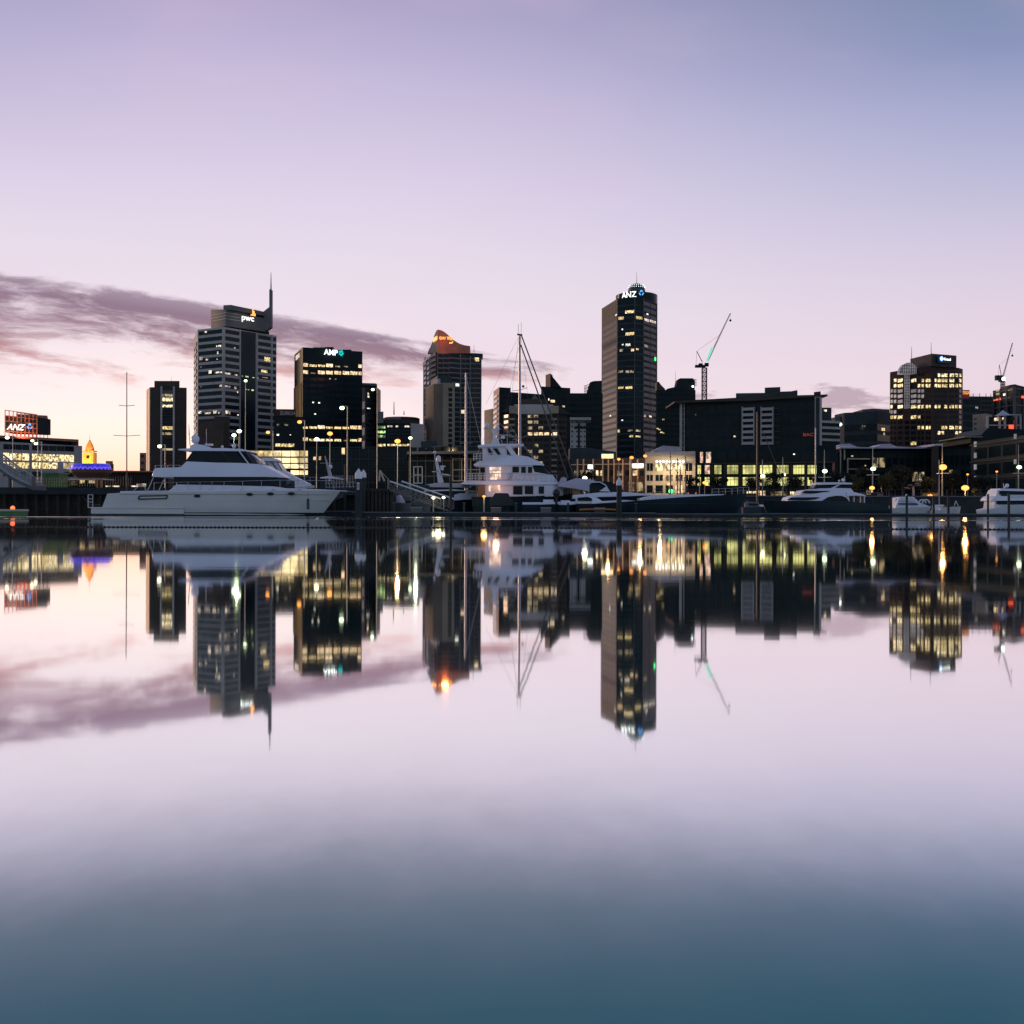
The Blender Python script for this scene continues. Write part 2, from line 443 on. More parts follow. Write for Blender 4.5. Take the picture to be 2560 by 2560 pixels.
def shape_on(a, b, zc, sc, polys, m, parent, name, proud=.35, th=.15):
    """flat raised emblem: polys of (x,z) around the centre of segment a-b"""
    d = (b-a).normalized(); n = Vector((d.y,-d.x))
    if n.dot(-(a+b)/2) < 0: n = -n
    c = (a+b)/2; mb = MB()
    for poly in polys:
        k = len(poly); vs = []
        for off in (proud+th/2, proud-th/2):
            for x, z in poly:
                p = c+d*(x*sc)+n*off; vs.append((p.x, p.y, zc+z*sc))
        mb.add(vs, [tuple(range(k)), tuple(range(2*k-1,k-1,-1))]+[((i+1)%k,i,k+i,k+(i+1)%k) for i in range(k)])
    return mb.build(name, m, parent, smooth=0)
def ring(cx, cz, rx, rz, a0=0, a1=360, n=16, inner=None):
    out = [(cx+rx*math.cos(R(a0+(a1-a0)*i/n)), cz+rz*math.sin(R(a0+(a1-a0)*i/n))) for i in range(n+(0 if a1-a0 >= 360 else 1))]
    if inner: out += [(cx+rx*inner*math.cos(R(a0+(a1-a0)*i/n)), cz+rz*inner*math.sin(R(a0+(a1-a0)*i/n))) for i in range(n, -1, -1)]
    return out
LOTUS = [ring(0,.28,.26,.26, -60, 240, 16, .55), ring(0,.30,.09,.09,n=8), [(-.55,-.05),(-.38,-.02),(-.12,-.30),(-.14,-.52),(-.3,-.45)], [(.55,-.05),(.38,-.02),(.12,-.30),(.14,-.52),(.3,-.45)]]

# ================================================================== SETTING
LAND = 2.7
# --- water material: mirror at grazing angles, teal depth when looked down into
wm = bpy.data.materials.new('water'); wm.use_nodes = True; t = NT(wm.node_tree); t.n.clear()
geo = t.node('ShaderNodeNewGeometry'); px_, py_, pz_ = t.xyz(geo.outputs['Position'])
lw = t.node('ShaderNodeLayerWeight'); lw.inputs[0].default_value = .5
pat = t.noise(t.comb(t.m('MULTIPLY', px_, .55), t.m('MULTIPLY', py_, .32), 7.0), 1.0, 3, .5)
fine = t.noise(t.comb(t.m('MULTIPLY', px_, 9.0), t.m('MULTIPLY', py_, 5.0), 3.0), 1.0, 3, .6)
fac_in = t.m('ADD', lw.outputs['Facing'], t.m('ADD', t.m('MULTIPLY', t.m('SUBTRACT', pat, .5), .10), t.m('MULTIPLY', t.m('SUBTRACT', fine, .5), .020)))
refl = t.ramp(fac_in, [(p, (v_,)*3+(1,)) for p, v_ in [(0, 0.02), (0.55, 0.03), (0.604, 0.06), (0.64, 0.10), (0.682, 0.21), (0.703, 0.32), (0.724, 0.50), (0.75, 0.70), (0.774, 0.86), (0.81, 0.965), (0.86, 0.985), (1, 1)]], 'B_SPLINE')
rip = t.noise(t.comb(t.m('MULTIPLY', px_, .016), t.m('MULTIPLY', py_, .11), 0.0), 1.0, 2, .5)
rip2 = t.noise(t.comb(t.m('MULTIPLY', px_, .05), t.m('MULTIPLY', py_, .35), 4.0), 1.0, 2, .5)
zone = t.m('MULTIPLY', t.ss(py_, 58, 74), t.ss(py_, 128, 108))
streak = t.m('MULTIPLY', t.ss(t.m('ADD', t.m('MULTIPLY', rip, .6), t.m('MULTIPLY', rip2, .4)), .47, .62), zone)
tilt = t.m('MULTIPLY', streak, -.06)
nv = t.node('ShaderNodeVectorMath', operation='NORMALIZE')
t.l.new(t.comb(0.0, tilt, 1.0), nv.inputs[0])
bp = t.node('ShaderNodeBump'); bp.inputs[0].default_value = .02; bp.inputs['Distance'].default_value = .02
sw = t.noise(t.comb(t.m('MULTIPLY', px_, .5), t.m('MULTIPLY', py_, 1.4), 0.0), 1.0, 3, .5)
t.l.new(sw, bp.inputs['Height']); t.l.new(nv.outputs[0], bp.inputs['Normal'])
gls = t.node('ShaderNodeBsdfGlossy'); gls.inputs['Color'].default_value = (.97,.97,.97,1)
rg = t.m('ADD', .018, t.m('MULTIPLY', t.noise(t.comb(t.m('MULTIPLY', px_, .1), t.m('MULTIPLY', py_, .3), 2.0), 1.0, 2), .03))
t.l.new(rg, gls.inputs['Roughness']); t.l.new(bp.outputs[0], gls.inputs['Normal'])
dif = t.node('ShaderNodeBsdfDiffuse'); dif.inputs['Color'].default_value = (.050,.235,.240,1)
mx = t.node('ShaderNodeMixShader'); t.l.new(refl, mx.inputs[0]); t.l.new(dif.outputs[0], mx.inputs[1]); t.l.new(gls.outputs[0], mx.inputs[2])
ou = t.node('ShaderNodeOutputMaterial'); t.l.new(mx.outputs[0], ou.inputs[0]); M['water'] = wm
wmb = MB(); xs = [-900+60*i for i in range(31)]; ys = [-60,-10,10,30,60,100,140,180,240]
wmb.add([(x,y,0) for y in ys for x in xs], [(j*31+i, j*31+i+1, (j+1)*31+i+1, (j+1)*31+i) for j in range(len(ys)-1) for i in range(30)])
tag(wmb.build('water', 'water', smooth=0), kind='structure')

# --- land behind the quays, one slab reaching the horizon
edge = [(-4000,150),(-14,150),(-14,212),(16,212),(16,176),(400,176),(4000,176)]
gp = [Vector(p) for p in edge]+[Vector((6000,9000)),Vector((-6000,9000))]
tag(MB().prism(gp, -3, LAND).build('ground', 'paving', smooth=0), kind='structure')

# ================================================================== TOWERS, left to right
# office block on the far left, in white bands
b = Bld('office_building', 'white banded office block with two lit floors at the left edge', [(-30,372),(184,398),(205,400)], (0,1104,376), 'light_stone', depth=30)
for y0,y1,m in ((1110,1123,'dark_glass'),(1132,1149,'lit_yellow'),(1155,1170,'lit_yellow'),(1178,1190,'dark_glass')):
    for x0,x1 in ((8,22),(23,38),(39,54),(55,72),(80,100),(101,120),(121,140),(141,160),(161,184)):
        dy = x0*.035 if y0 < 1150 else x0*.015
        mm = m if not (m == 'lit_yellow' and x0 > 150 and y0 > 1150) else 'lit_dim'
        b.px_rect(x0,x1,y0+dy,y1+dy,mm)
b.finish()
rf = MB(); rf.prism([G(-30,374),G(180,396),G(196,398),G(196,425),G(-30,400)], b.z1+1.3, b.z1+2.1); rf.build('roof', 'copper_roof', b.root)
MB().prism([G(-30,378),G(178,400),G(178,420),G(-30,400)], b.z1, b.z1+1.29).build('attic', 'dark_clad', b.root)

# billboard box on that roof
bt = thing('billboard', 'open roof-top billboard box with a lit white and blue bank sign', 'billboard', (G(50,380).x, 385, b.z1+2.1))
z0, z1 = b.z1+2.1, Hh(50,1026,385)
a_, b_ = G(12,384), G(92,390)
MB().prism([a_,b_,b_+Vector((1,9)),a_+Vector((-1,9))], z0+1.5, z0+.45*(z1-z0)+3).build('panel', 'dark_clad', bt)
fr_ = MB()
for i in range(9):
    p = a_+(b_-a_)*i/8; fr_.tube((p.x,p.y,z0),(p.x,p.y,z1-1.0*i/8),.16)
    q = p+Vector((0,9)); fr_.tube((q.x,q.y,z0),(q.x,q.y,z1-1.0*i/8),.12)
for j in range(6):
    z = z0+(z1-z0)*j/5; fr_.tube((a_.x,a_.y,z),(b_.x,b_.y,z-1.0*j/5),.14); fr_.tube((a_.x,a_.y+9,z),(b_.x,b_.y+9,z-1.0*j/5),.12)
fr_.build('frame', 'copper_roof', bt)
bk = MB(); bk.prism([a_+Vector((.2,8.2)),b_+Vector((0,8.2)),b_+Vector((0,8.6)),a_+Vector((.2,8.6))], z0+4, z1-.6); bk.build('backing', 'copper_roof', bt)
sign_text('ANZ', G(18,383), G(60,386), Hh(40,1075,384), Hh(40,1060,384), 'sign_white', bt, slant=.12)
shape_on(G(60,386), G(86,388), Hh(72,1065,386), 1.75, LOTUS, 'sign_blue', bt, 'emblem')

# ferry terminal with its clock tower
ft = thing('clock_tower', 'amber floodlit ferry building clock tower with domed spire', 'clock tower', (G(224,800).x, 800, 2.7))
D = 800; cx = G(224,D).x
sh = MB(); w = 3.6
sh.box(cx-w, cx+w, D-w, D+w, 2.7, Hh(224,1132,D)); sh.build('shaft', 'amber_stone', ft)
bl = MB(); bl.box(cx-w*1.05, cx+w*1.05, D-w, D+w, Hh(224,1130,D), Hh(224,1127,D)); bl.build('cornice', 'amber_stone', ft)
sp = MB(); sp.lathe((cx,D), [(3.2,Hh(224,1127,D)),(3.0,Hh(224,1120,D)),(2.3,Hh(224,1113,D)),(1.2,Hh(224,1106,D)),(.8,Hh(224,1102,D)),(.1,Hh(224,1099,D))], 8); sp.build('spire', 'amber_stone', ft)
MB().tube((cx,D,Hh(224,1100,D)),(cx,D,Hh(224,1086,D)),.18,.05).build('finial','dark_steel',ft)
MB().box(cx-1.0,cx+1.0,D-w-.3,D-w,Hh(224,1147,D),Hh(224,1139,D)).build('arch','dark_glass',ft)
for sx in (-1,1): MB().box(cx+sx*2.4-.4,cx+sx*2.4+.4,D-w-.5,D-w,Hh(224,1155,D),Hh(224,1133,D)).build('pilaster','amber_stone',ft)
for dx in (-16, 16):
    ld = bpy.data.lights.new('floodlight','SPOT'); ld.energy = 60000; ld.color = (1,.46,.10); ld.spot_size = R(100); ld.shadow_soft_size = 1
    lo = bpy.data.objects.new('floodlight', ld); S.collection.objects.link(lo); lo.location = (cx+dx*.6, D-19, 33)
    lo.rotation_euler = (Vector((cx,D,41))-Vector(lo.location)).to_track_quat('-Z','Y').to_euler()
b = Bld('terminal_building', 'long amber stone ferry terminal below the clock tower', [(168,780),(284,790)], (220,1158,780), 'amber_stone', depth=20)
b.grid(0, 3, 14, fw=.5, fh=.5, z0=b.z1-12); b.finish()
MB().prism([G(264,786),G(264,770),G(282,770),G(282,790)], b.z1, Hh(270,1154,780)).build('pavilion','amber_stone',b.root)

# narrow block seen between the terminal and the brown tower
b = Bld('apartment_block', 'small pinkish block tucked against the brown tower', [(349,640),(374,640)], (360,1132,640), 'copper_roof', depth=12)
b.grid(0, 7, 2, fw=.6, fh=.4, z0=b.z1-26, m='grey_glass'); b.finish()

# A brown slab tower with a lit centre bay
b = Bld('office_tower', 'slim brown tower with pale pilasters and a lit centre bay', [(365,575),(374,560),(401,560),(435,561),(466,562)], (400,968,560), 'brown_dark', depth=22)
A = b
MB().prism([G(385,565),G(448,565),G(448,578),G(385,578)], b.z1, Hh(400,951,563)).build('plant_room','brown_clad',b.root)
for x in (401.5,432.5):
    p = G(x+1.5,559.6); MB().box(p.x-.35,p.x+.35,p.y-.5,p.y+.6,2.7,Hh(x,966,560)).build('pilaster','grey_stone',b.root)
b.rect(b.c[2],b.c[3],.08,.92,b.z1-9,b.z1-1.2,'mid_stone','sign_panel')
for k,(y0,y1,m) in enumerate([(985,991,'lit_dim'),(994,1003,'lit_yellow'),(1012,1018,'lit_yellow'),(1066,1074,'lit_yellow'),(1081,1087,'lit_dim'),(1121,1126,'lit_dim')]):
    b.px_rect(404,431,y0,y1,m,2)
for j in range(26): 
    y0 = 1024+j*8
    if y0 < 1062 or 1090 < y0 < 1118 or y0 > 1130: b.px_rect(404,431,y0,y0+6,'dark_glass',2)
for x in (366,370): b.px_rect(x,x+2,975,1215,'copper_roof',0,'fin')
b.finish()
sign_text('HSBC', G(407,559), G(429,559), Hh(418,976,559), Hh(418,971,559), 'red_stone', b.root)

# B tower with the slanted crown, fin and needle
D = 620
b = Bld('crowned_tower', 'tall banded grey tower with slanted crown, fin and needle', [(484,652),(493,622),(557,612),(600,622),(639,631),(690,643)], (557,817,612), 'grey_stone', depth=26)
def bands(i, xa, xb, n=22, m='tower_glass'):
    a, c = b.c[i], b.c[i+1]
    for j in range(n):
        zt = b.z1-1.1-j*3.62
        if zt < 8: break
        b.rect(a, c, xa, xb, zt-2.15, zt, m)
bands(1,.04,.97); bands(2,.12,.93); bands(4,.10,.72); bands(4,.82,.99)
for j in range(20): b.rect(b.c[0],b.c[1],.15,.85,b.z1-6-j*3.62-2,b.z1-6-j*3.62,'sunset_glass','balcony',proud=.5,th=.8)
b.rect(b.c[3],b.c[4],.04,.96,8,b.z1-.5,'tower_glass','glass_shaft')
for i,u_ in ((1,.985),(2,.97),(3,.985),(4,.02),(4,.77)):
    b.rect(b.c[i],b.c[i+1],u_-.014,u_+.014,4,b.z1+.2,'grey_stone','pier',proud=.35,th=.5)
lits = [(510,516,828,832),(540,552,863,867),(542,545,879,885),(498,505,893,900),(514,520,897,901),(541,543,897,899),(500,503,916,919),(521,528,926,934),(537,555,929,933),(501,503,966,968),(548,556,962,967),(495,503,1028,1034),(512,526,1031,1035),(533,541,1026,1034),(545,550,1030,1034)]
for x0,x1,y0,y1 in lits: b.px_rect(x0,x1,y0,y1,'lit_pale',1,'lit_window',proud=.12)
for x0,x1,y0,y1 in [(562,576,932,936),(586,594,936,939),(592,594,978,982),(584,588,869,871),(562,574,964,968),(585,590,967,972),(563,574,1027,1035),(592,596,1036,1039)]: b.px_rect(x0,x1,y0,y1,'lit_pale',2,'lit_window',proud=.12)
for x0,x1,y0,y1 in [(603,606,939,941),(612,620,940,943),(630,635,943,945),(612,622,973,975),(628,633,974,977)]: b.px_rect(x0,x1,y0,y1,'lit_green',3,'lit_window',proud=.12)
for x0,x1,y0,y1 in [(660,674,893,903),(652,667,925,931),(642,645,944,946),(655,668,943,945)]: b.px_rect(x0,x1,y0,y1,'lit_yellow' if y0<940 else 'lit_dim',4,'lit_window',proud=.12)
b.finish()
# recessed dark storey, crown, fin, needle
MB().prism([G(528,626),G(560,618),G(672,640),G(672,655),G(528,645)], b.z1, [Hh(528,806,626),Hh(560,806,618),Hh(672,829,640),Hh(672,829,640),Hh(528,806,626)]).build('recess','black_clad',b.root)
zc0 = Hh(557,808,615)
cr = MB(); cr.prism([G(526,624),G(563,614),G(663,634),G(663,660),G(526,650)], zc0-1.6, [Hh(528,774,624),Hh(563,774,614),Hh(663,796,634),Hh(663,796,634),Hh(528,774,624)])
cr.build('crown','mid_stone',b.root)
MB().prism([G(557,617),G(576,613),G(662,633),G(662,655),G(557,645)], zc0+6.9, [Hh(557,763,617),Hh(576,762,613),Hh(662,780,633),Hh(662,780,633),Hh(557,763,617)]).build('crown_cap','mid_stone',b.root)
f_ = MB(); pts = [P(*q,635) for q in ((661,829),(670,826),(680,819),(680,725),(675,725),(675,769),(661,780))]
f_.prof([(p.x,p.z) for p in pts], 633, 637); f_.build('fin','mid_stone',b.root)
ndl = MB(); p = P(677.5,728,635); q = P(677.5,681,635); ndl.tube(p,q,.42,.12); ndl.build('needle','rust_steel',b.root)
sign_text('pwc', G(598,617), G(628,623), Hh(613,807,620), Hh(613,793,620), 'sign_white', b.root, proud=1.9)
shape_on(G(612,619), G(634,624), Hh(623,784,621), 1.35, [[(-.75,-.9),(0,-.9),(0,-.45),(-.75,-.45)],[(.05,-.9),(1.7,-.9),(1.7,.2),(1.2,.2),(1.2,1.1),(.6,1.1),(.6,1.9),(.05,1.9)]], 'sign_amber', b.root, 'emblem', proud=1.9)
for j in range(3):
    z = zc0+2+j*1.6; MB().prism([G(526,623.6),G(563,613.6),G(600,621),G(600,622),G(563,614.4),G(526,624.4)], z, z+.4).build('ledge','grey_stone',b.root)

# C brown stepped block in front
b = Bld('stone_block', 'plain brown blank-walled block at the foot of the crowned tower', [(495,400),(558,396)], (520,1053,398), 'brown_clad', depth=16); b.finish()
MB().prism([G(535,399),G(574,402),G(574,414),G(535,414)], 2.7, Hh(550,1041,400)).build('stair_tower','brown_clad',b.root)

# D low block with the parapet lettering
b = Bld('parapet_block', 'low dark block with red-brown parapet lettering beside the black tower', [(684,520),(757,522)], (720,1041,520), 'black_clad', depth=16)
b.grid(0, 11, 6, m='dark_glass', z0=20, fw=.9, prob=0)
b.px_rect(692,697,1060,1065,'lit_dim'); b.px_rect(710,720,1060,1064,'lit_dim'); b.px_rect(691,697,1085,1089,'lit_white',proud=.12); b.px_rect(724,727,1086,1088,'lit_white',proud=.12)
b.px_rect(688,735,1109,1117,'lit_yellow',proud=.12)
b.finish()
MB().prism([G(684,519.5),G(738,520.5),G(738,521.5),G(684,520.5)], b.z1, Hh(720,1023,520)).build('parapet','red_stone',b.root)
sign_text('ZURICH', G(699,519), G(737,520), Hh(718,1038,520), Hh(718,1029,520), 'grey_stone', b.root, proud=.7)

# E glass building full of light behind the catamaran
b = Bld('glass_hall', 'three storey glass building glowing gold behind the white catamaran', [(612,330),(771,330)], (700,1124,330), 'dark_clad', depth=14)
for y0,y1 in ((1127,1141),(1145,1157),(1160,1171),(1176,1187)):
    for k in range(7):
        x0 = 616+k*22.1
        if y0 > 1170 and k < 5: continue
        b.px_rect(x0, x0+20.6, y0, y1, 'lit_gold')
b.finish()
MB().prism([G(610,328),G(773,328),G(773,329.5),G(610,329.5)], Hh(700,1143.6,328), Hh(700,1142.2,328)).build('ledge','beige_stone',b.root)

# F black glass tower
b = Bld('black_tower', 'black glass tower with rows of lit windows and a cyan logo', [(735,590),(756,562),(905,577)], (756,868,562), 'black_clad', depth=24)
for i in range(6): b.rect(b.c[0],b.c[1],.04+i*.165,.10+i*.165,6,b.z1-17,'amber_stone' if i else 'copper_roof','rib',proud=.5,th=.7)  # sunset glow on the left face put into the rib colours
MB().prism([G(736,591),G(755,562.5),G(770,575),G(745,592)], b.z1-.1, b.z1-.05).build('coping','black_clad',b.root)
rows = {912:[1,2,2,1,3,3,0], 930:[1,3,1,1,1,1,1], 1067:[2,2,1,2,2,2,1], 1098:[1,2,2,2,2,3,2], 1110:[0,2,2,1,0,3,0]}
cols = [(757,769),(773,791),(794,811),(814,831),(835,852),(856,872),(875,893),(895,903)]
for y,rw in rows.items():
    if y == 1110: continue
    for k,(x0,x1) in enumerate(cols):
        dy = (x0-757)*.022*(1 if y < 1000 else .5)
        r = 1 if k == 7 else rw[min(k,6)]
        if r == 1: b.px_rect(x0,x1,y-4+dy,y+4.5+dy,'lit_warm',1)
        elif r == 2: b.px_rect(x0,x1,y-1+dy,y+4.5+dy,'lit_yellow',1)
        elif r == 3: b.px_rect(x0+3,x1-3,y+1+dy,y+4+dy,'lit_dim',1)
a,c = b.c[1],b.c[2]
for j in range(19):
    y = 948+j*15.3
    if abs(y-1067) < 8 or abs(y-1098) < 8: continue
    for k,(x0,x1) in enumerate(cols): b.px_rect(x0,x1,y-4+(x0-757)*.02,y+4+(x0-757)*.02,'tower_glass',1,'window',proud=.05)
for x,y,m in [(782,1006,'lit_white'),(797,1007,'lit_white'),(787,1035,'lit_white'),(824,947,'lit_dim'),(838,948,'lit_dim')]: b.px_rect(x-2,x+2,y-1.5,y+1.5,m,1,'window',proud=.12)
b.finish()
sign_text('AMP', G(808,565), G(842,569), Hh(825,888,567), Hh(825,874,567), 'sign_white', b.root, proud=.5)
star = [ [(math.cos(R(a0-9))*.2, math.sin(R(a0-9))*.2), (math.cos(R(a0-13))*(r*.6), math.sin(R(a0-13))*(r*.6)), (math.cos(R(a0))*r, math.sin(R(a0))*r), (math.cos(R(a0+13))*(r*.6), math.sin(R(a0+13))*(r*.6)), (math.cos(R(a0+9))*.2, math.sin(R(a0+9))*.2)] for a0,r in zip(range(0,360,36),(1,.9,1.15,.8,1,.85,1,.9,1,.9))]
shape_on(G(843,569), G(858,571), Hh(850,883,570), 1.75, star, 'sign_cyan', b.root, 'emblem', proud=.5)
b2 = b
MB().prism([G(738,584),G(748,571),G(748,570.6),G(738,583.6)], Hh(742,899,580), Hh(742,884,575)).build('side_sign','lit_pale',b.root)

# G apartment tower with a stepped window grid
b = Bld('apartment_tower', 'grey apartment tower with framed windows right of the black tower', [(903,620),(913,612),(941,618)], (913,964,612), 'slate_clad', depth=12)
for j in range(14):
    for k in range(3):
        y = 985+j*12.3+(k%2)*2
        b.px_rect(914+k*9,921.5+k*9,y,y+8.5,'grey_glass' if (j+k)%3 else 'dark_glass',1)
for j in range(10): b.rect(b.c[0],b.c[1],.2,.85,b.z1-12-j*7,b.z1-8-j*7,'sunset_glass')
b.px_rect(918,921,982,986,'lit_amber' if 'lit_amber' in M else 'lit_warm',1,'window',.12); b.px_rect(918,922,989,994,'lit_warm',1,'window',.12); b.px_rect(917,925,1020,1022,'lit_white',1,'window',.12)
b.finish()
MB().prism([G(900,610),G(938,612),G(942,616),G(942,630),G(900,628)], b.z1, b.z1+1.2).build('roof','mid_stone',b.root)
MB().box(G(940,612).x,G(944,612).x,613,625,2.7,Hh(942,970,612)).build('side_wing','copper_roof',b.root)

# H drum-topped block
b = Bld('drum_block', 'low office with a curved lettered top and green-lit floors', [(940,482),(964,480),(1027,484)], (980,1057,480), 'black_clad', depth=18)
for i,(x0,x1) in ((0,(942,948)),(0,(950,955)),(0,(957,962))):
    for y,m in ((1068,'lit_green'),(1080,'lit_green'),(1091,'lit_green'),(1113,'lit_yellow')): b.px_rect(x0,x1+1,y-3,y+3,m,i)
for k in range(8):
    x0 = 968+k*7
    b.px_rect(x0,x0+5.5,1064,1068,'lit_pale' if k in (0,1,3,6,7) else 'grey_glass',1)
    b.px_rect(x0,x0+6,1110,1115,'lit_yellow',1)
    for y in (1073,1082,1091,1100): b.px_rect(x0,x0+5.5,y,y+6,'grey_glass',1)
b.finish()
c_ = G(1003,500); dm = MB(); 
dm.lathe((c_.x,c_.y),[(7.9,Hh(1000,1056,480)),(7.9,Hh(1000,1037,480)),(7.2,Hh(1000,1035,480))],24); dm.build('drum','red_stone',b.root)
def arc_text(txt, c, r, a0, a1, z0, z1, m, parent, name='lettering'):
    me = text_mesh(txt); vs = [v.co for v in me.vertices]
    x0=min(v.x for v in vs);x1=max(v.x for v in vs);y0=min(v.y for v in vs);y1=max(v.y for v in vs);base=wloc(parent)
    for v in me.vertices:
        a=R(a0+(a1-a0)*(v.co.x-x0)/(x1-x0)); rr=r+v.co.z*2; q=(v.co.y-y0)/(y1-y0)
        v.co=Vector((c.x+rr*math.cos(a),c.y+rr*math.sin(a),z0+(z1-z0)*q))-base
    me.materials.clear(); me.materials.append(M[m]); me.name=name
    o=bpy.data.objects.new(name,me); S.collection.objects.link(o); o.parent=parent
arc_text('TOWER', c_, 8.0, 225, 275, Hh(1000,1045,485), Hh(1000,1038,485), 'light_stone', b.root)
MB().prism([G(941,478),G(958,478),G(958,490),G(941,490)], Hh(950,1058,480), Hh(950,1030,480)).build('lift_box','mid_stone',b.root)
MB().prism([G(958,484),G(1047,488),G(1047,505),G(958,505)], b.z1-.1, Hh(1000,1050,486)).build('attic','brown_dark',b.root)
for x,y in ((985,1004),(1010,1027)): MB().tube(P(x,1037,495),P(x,y,495),.28,.12).build('antenna','dark_steel',b.root)

# I pale gridded wall
b = Bld('louvred_block', 'pale grid-fronted block lit by a street lamp', [(1026,450),(1060,455)], (1026,1058,450), 'light_stone', depth=12)
b.grid(0, 12, 8, z0=Hh(1040,1118,450), fw=.75, fh=.6, m='grey_stone'); b.finish()

# J sail-crowned hotel tower
b = Bld('sail_roof_tower', 'hotel tower with a swept sail roof and orange lettering', [(1057,552),(1075,532),(1093,518),(1175,528),(1203,533)], (1093,882,518), 'mid_stone', depth=22)
zt = b.z1
b.c[0:0] = []
for j in range(24):
    y = 885+j*12.2
    for x0,x1 in ((1094,1107),(1108,1121),(1122,1149)): b.px_rect(x0,x1,y,y+8.6,'tower_glass',2)
    b.px_rect(1152,1162,y+1,y+10,'grey_glass' if j%4==0 else 'tower_glass',2); b.px_rect(1163,1173,y+1,y+10,'tower_glass',2)
    b.px_rect(1176,1187,y+1,y+10,'tower_glass',3); b.px_rect(1188,1201,y+1,y+10,'tower_glass',3)
    if j < 7:
        b.px_rect(1077,1091,y-2,y+5,'lit_peach' if 0 else 'sunset_glass',1,'balcony',proud=.5,th=.9)
        b.px_rect(1077,1091,y+5.5,y+9,'light_stone',1,'parapet',proud=1.1,th=.5)
    for x0 in (1059,1067): b.px_rect(x0,x0+5,y+8,y+15,'dark_glass' if (j+x0)%3 else 'sunset_glass',0)
b.px_rect(1186,1196,894,903,'lit_yellow',3,'lit_window',.12); b.px_rect(1138,1147,959,966,'lit_white',2,'lit_window',.12); b.px_rect(1152,1160,1025,1034,'lit_warm',2,'lit_window',.12)
b.finish()
# crown: curved sail walls over the corner
def curve_top(pts, D0, D1, ybase):
    mb = MB(); n = len(pts)
    for i in range(n-1):
        (x0,y0),(x1,y1) = pts[i],pts[i+1]; da = D0+(D1-D0)*i/(n-1); db = D0+(D1-D0)*(i+1)/(n-1)
        a,c = G(x0,da),G(x1,db); q = Vector((0,4))
        zb = Hh(x0,ybase,da)
        mb.prism([a,c,c+q,a+q], min(zb, Hh(x0,y0,da)), [Hh(x0,y0,da),Hh(x1,y1,db),Hh(x1,y1,db),Hh(x0,y0,da)])
    return mb
curve_top([(1093,824),(1097,824.5),(1103,826),(1110,830),(1117,835.5),(1125,843),(1133,850),(1142,856),(1150,860),(1160,863),(1174,865)], 517.5, 527, 883).build('sail_wall','copper_roof',b.root)
curve_top([(1068,882),(1071,874),(1075,867),(1079,856),(1083,843),(1087,832),(1090,826.5),(1093,824)], 540, 517.5, 884).build('sail_side','beige_stone',b.root)
MB().prism([G(1150,530),G(1206,534),G(1206,552),G(1150,552)], Hh(1190,883,530), Hh(1190,881,530)).build('roof','mid_stone',b.root)
MB().prism([G(1066,540),G(1175,529),G(1175,552),G(1066,556)], zt-.5, zt+.3).build('terrace','brown_dark',b.root)
MB().tube(P(1185,881,540),P(1185,862,540),.15,.06).build('antenna','dark_steel',b.root)
sign_text('QUAY', G(1096,516.6), G(1112.5,518), Hh(1104,850,517), Hh(1104,841.5,517), 'sign_amber', b.root, proud=.4)
sign_text('WEST', G(1115,518), G(1131.5,520), Hh(1123,850.5,519), Hh(1123,842,519), 'sign_amber', b.root, proud=.4)
shape_on(G(1119,518), G(1132,520), Hh(1125,857,519), 1.1, [[(-1,-.5),(-.95,.1),(.2,.25),(1,.7),(.95,.2),(.3,-.35)]], 'sign_amber', b.root, 'emblem', proud=.4)
MB().prism([G(1081,527),G(1092,518.6),G(1092,518.2),G(1081,526.6)], Hh(1087,853,523), Hh(1087,843,523)).build('side_sign','sign_amber',b.root)
ld = bpy.data.lights.new('sign_glow','POINT'); ld.energy = 2600; ld.color = (1,.20,.05); ld.shadow_soft_size = 1.5
lo = bpy.data.objects.new('sign_glow', ld); S.collection.objects.link(lo); q = P(1116,850,512); lo.location = q-Vector((0,3,0))

# J2 ribbed curved tower in front of it
b = Bld('ribbed_tower', 'shorter beige ribbed tower with a curved corner', [(1063,500),(1072,488),(1084,481),(1107,478),(1120,478),(1130,479),(1136,479)], (1107,957,478), 'beige_stone', depth=16)
for i,(n) in enumerate((4,5,9)):
    for k in range(n): b.rect(b.c[i],b.c[i+1],(k+.1)/n,(k+.55)/n,4,b.z1-.3,'brown_clad' if i < 2 else 'brown_dark','rib',proud=.06)
for j in range(26): b.rect(b.c[4],b.c[5],.05,.95,b.z1-2.0-j*2.1-1.5,b.z1-2.0-j*2.1,'dark_glass')
b.finish()
MB().prism([G(1093,482),G(1128,482),G(1128,494),G(1080,494)], b.z1-.1, Hh(1110,939,482)).build('plant_room','slate_clad',b.root)
MB().prism([G(1076,488),G(1093,481.8),G(1100,481.8),G(1100,490)], b.z1-.1, Hh(1090,947,482)).build('parapet_box','light_stone',b.root)

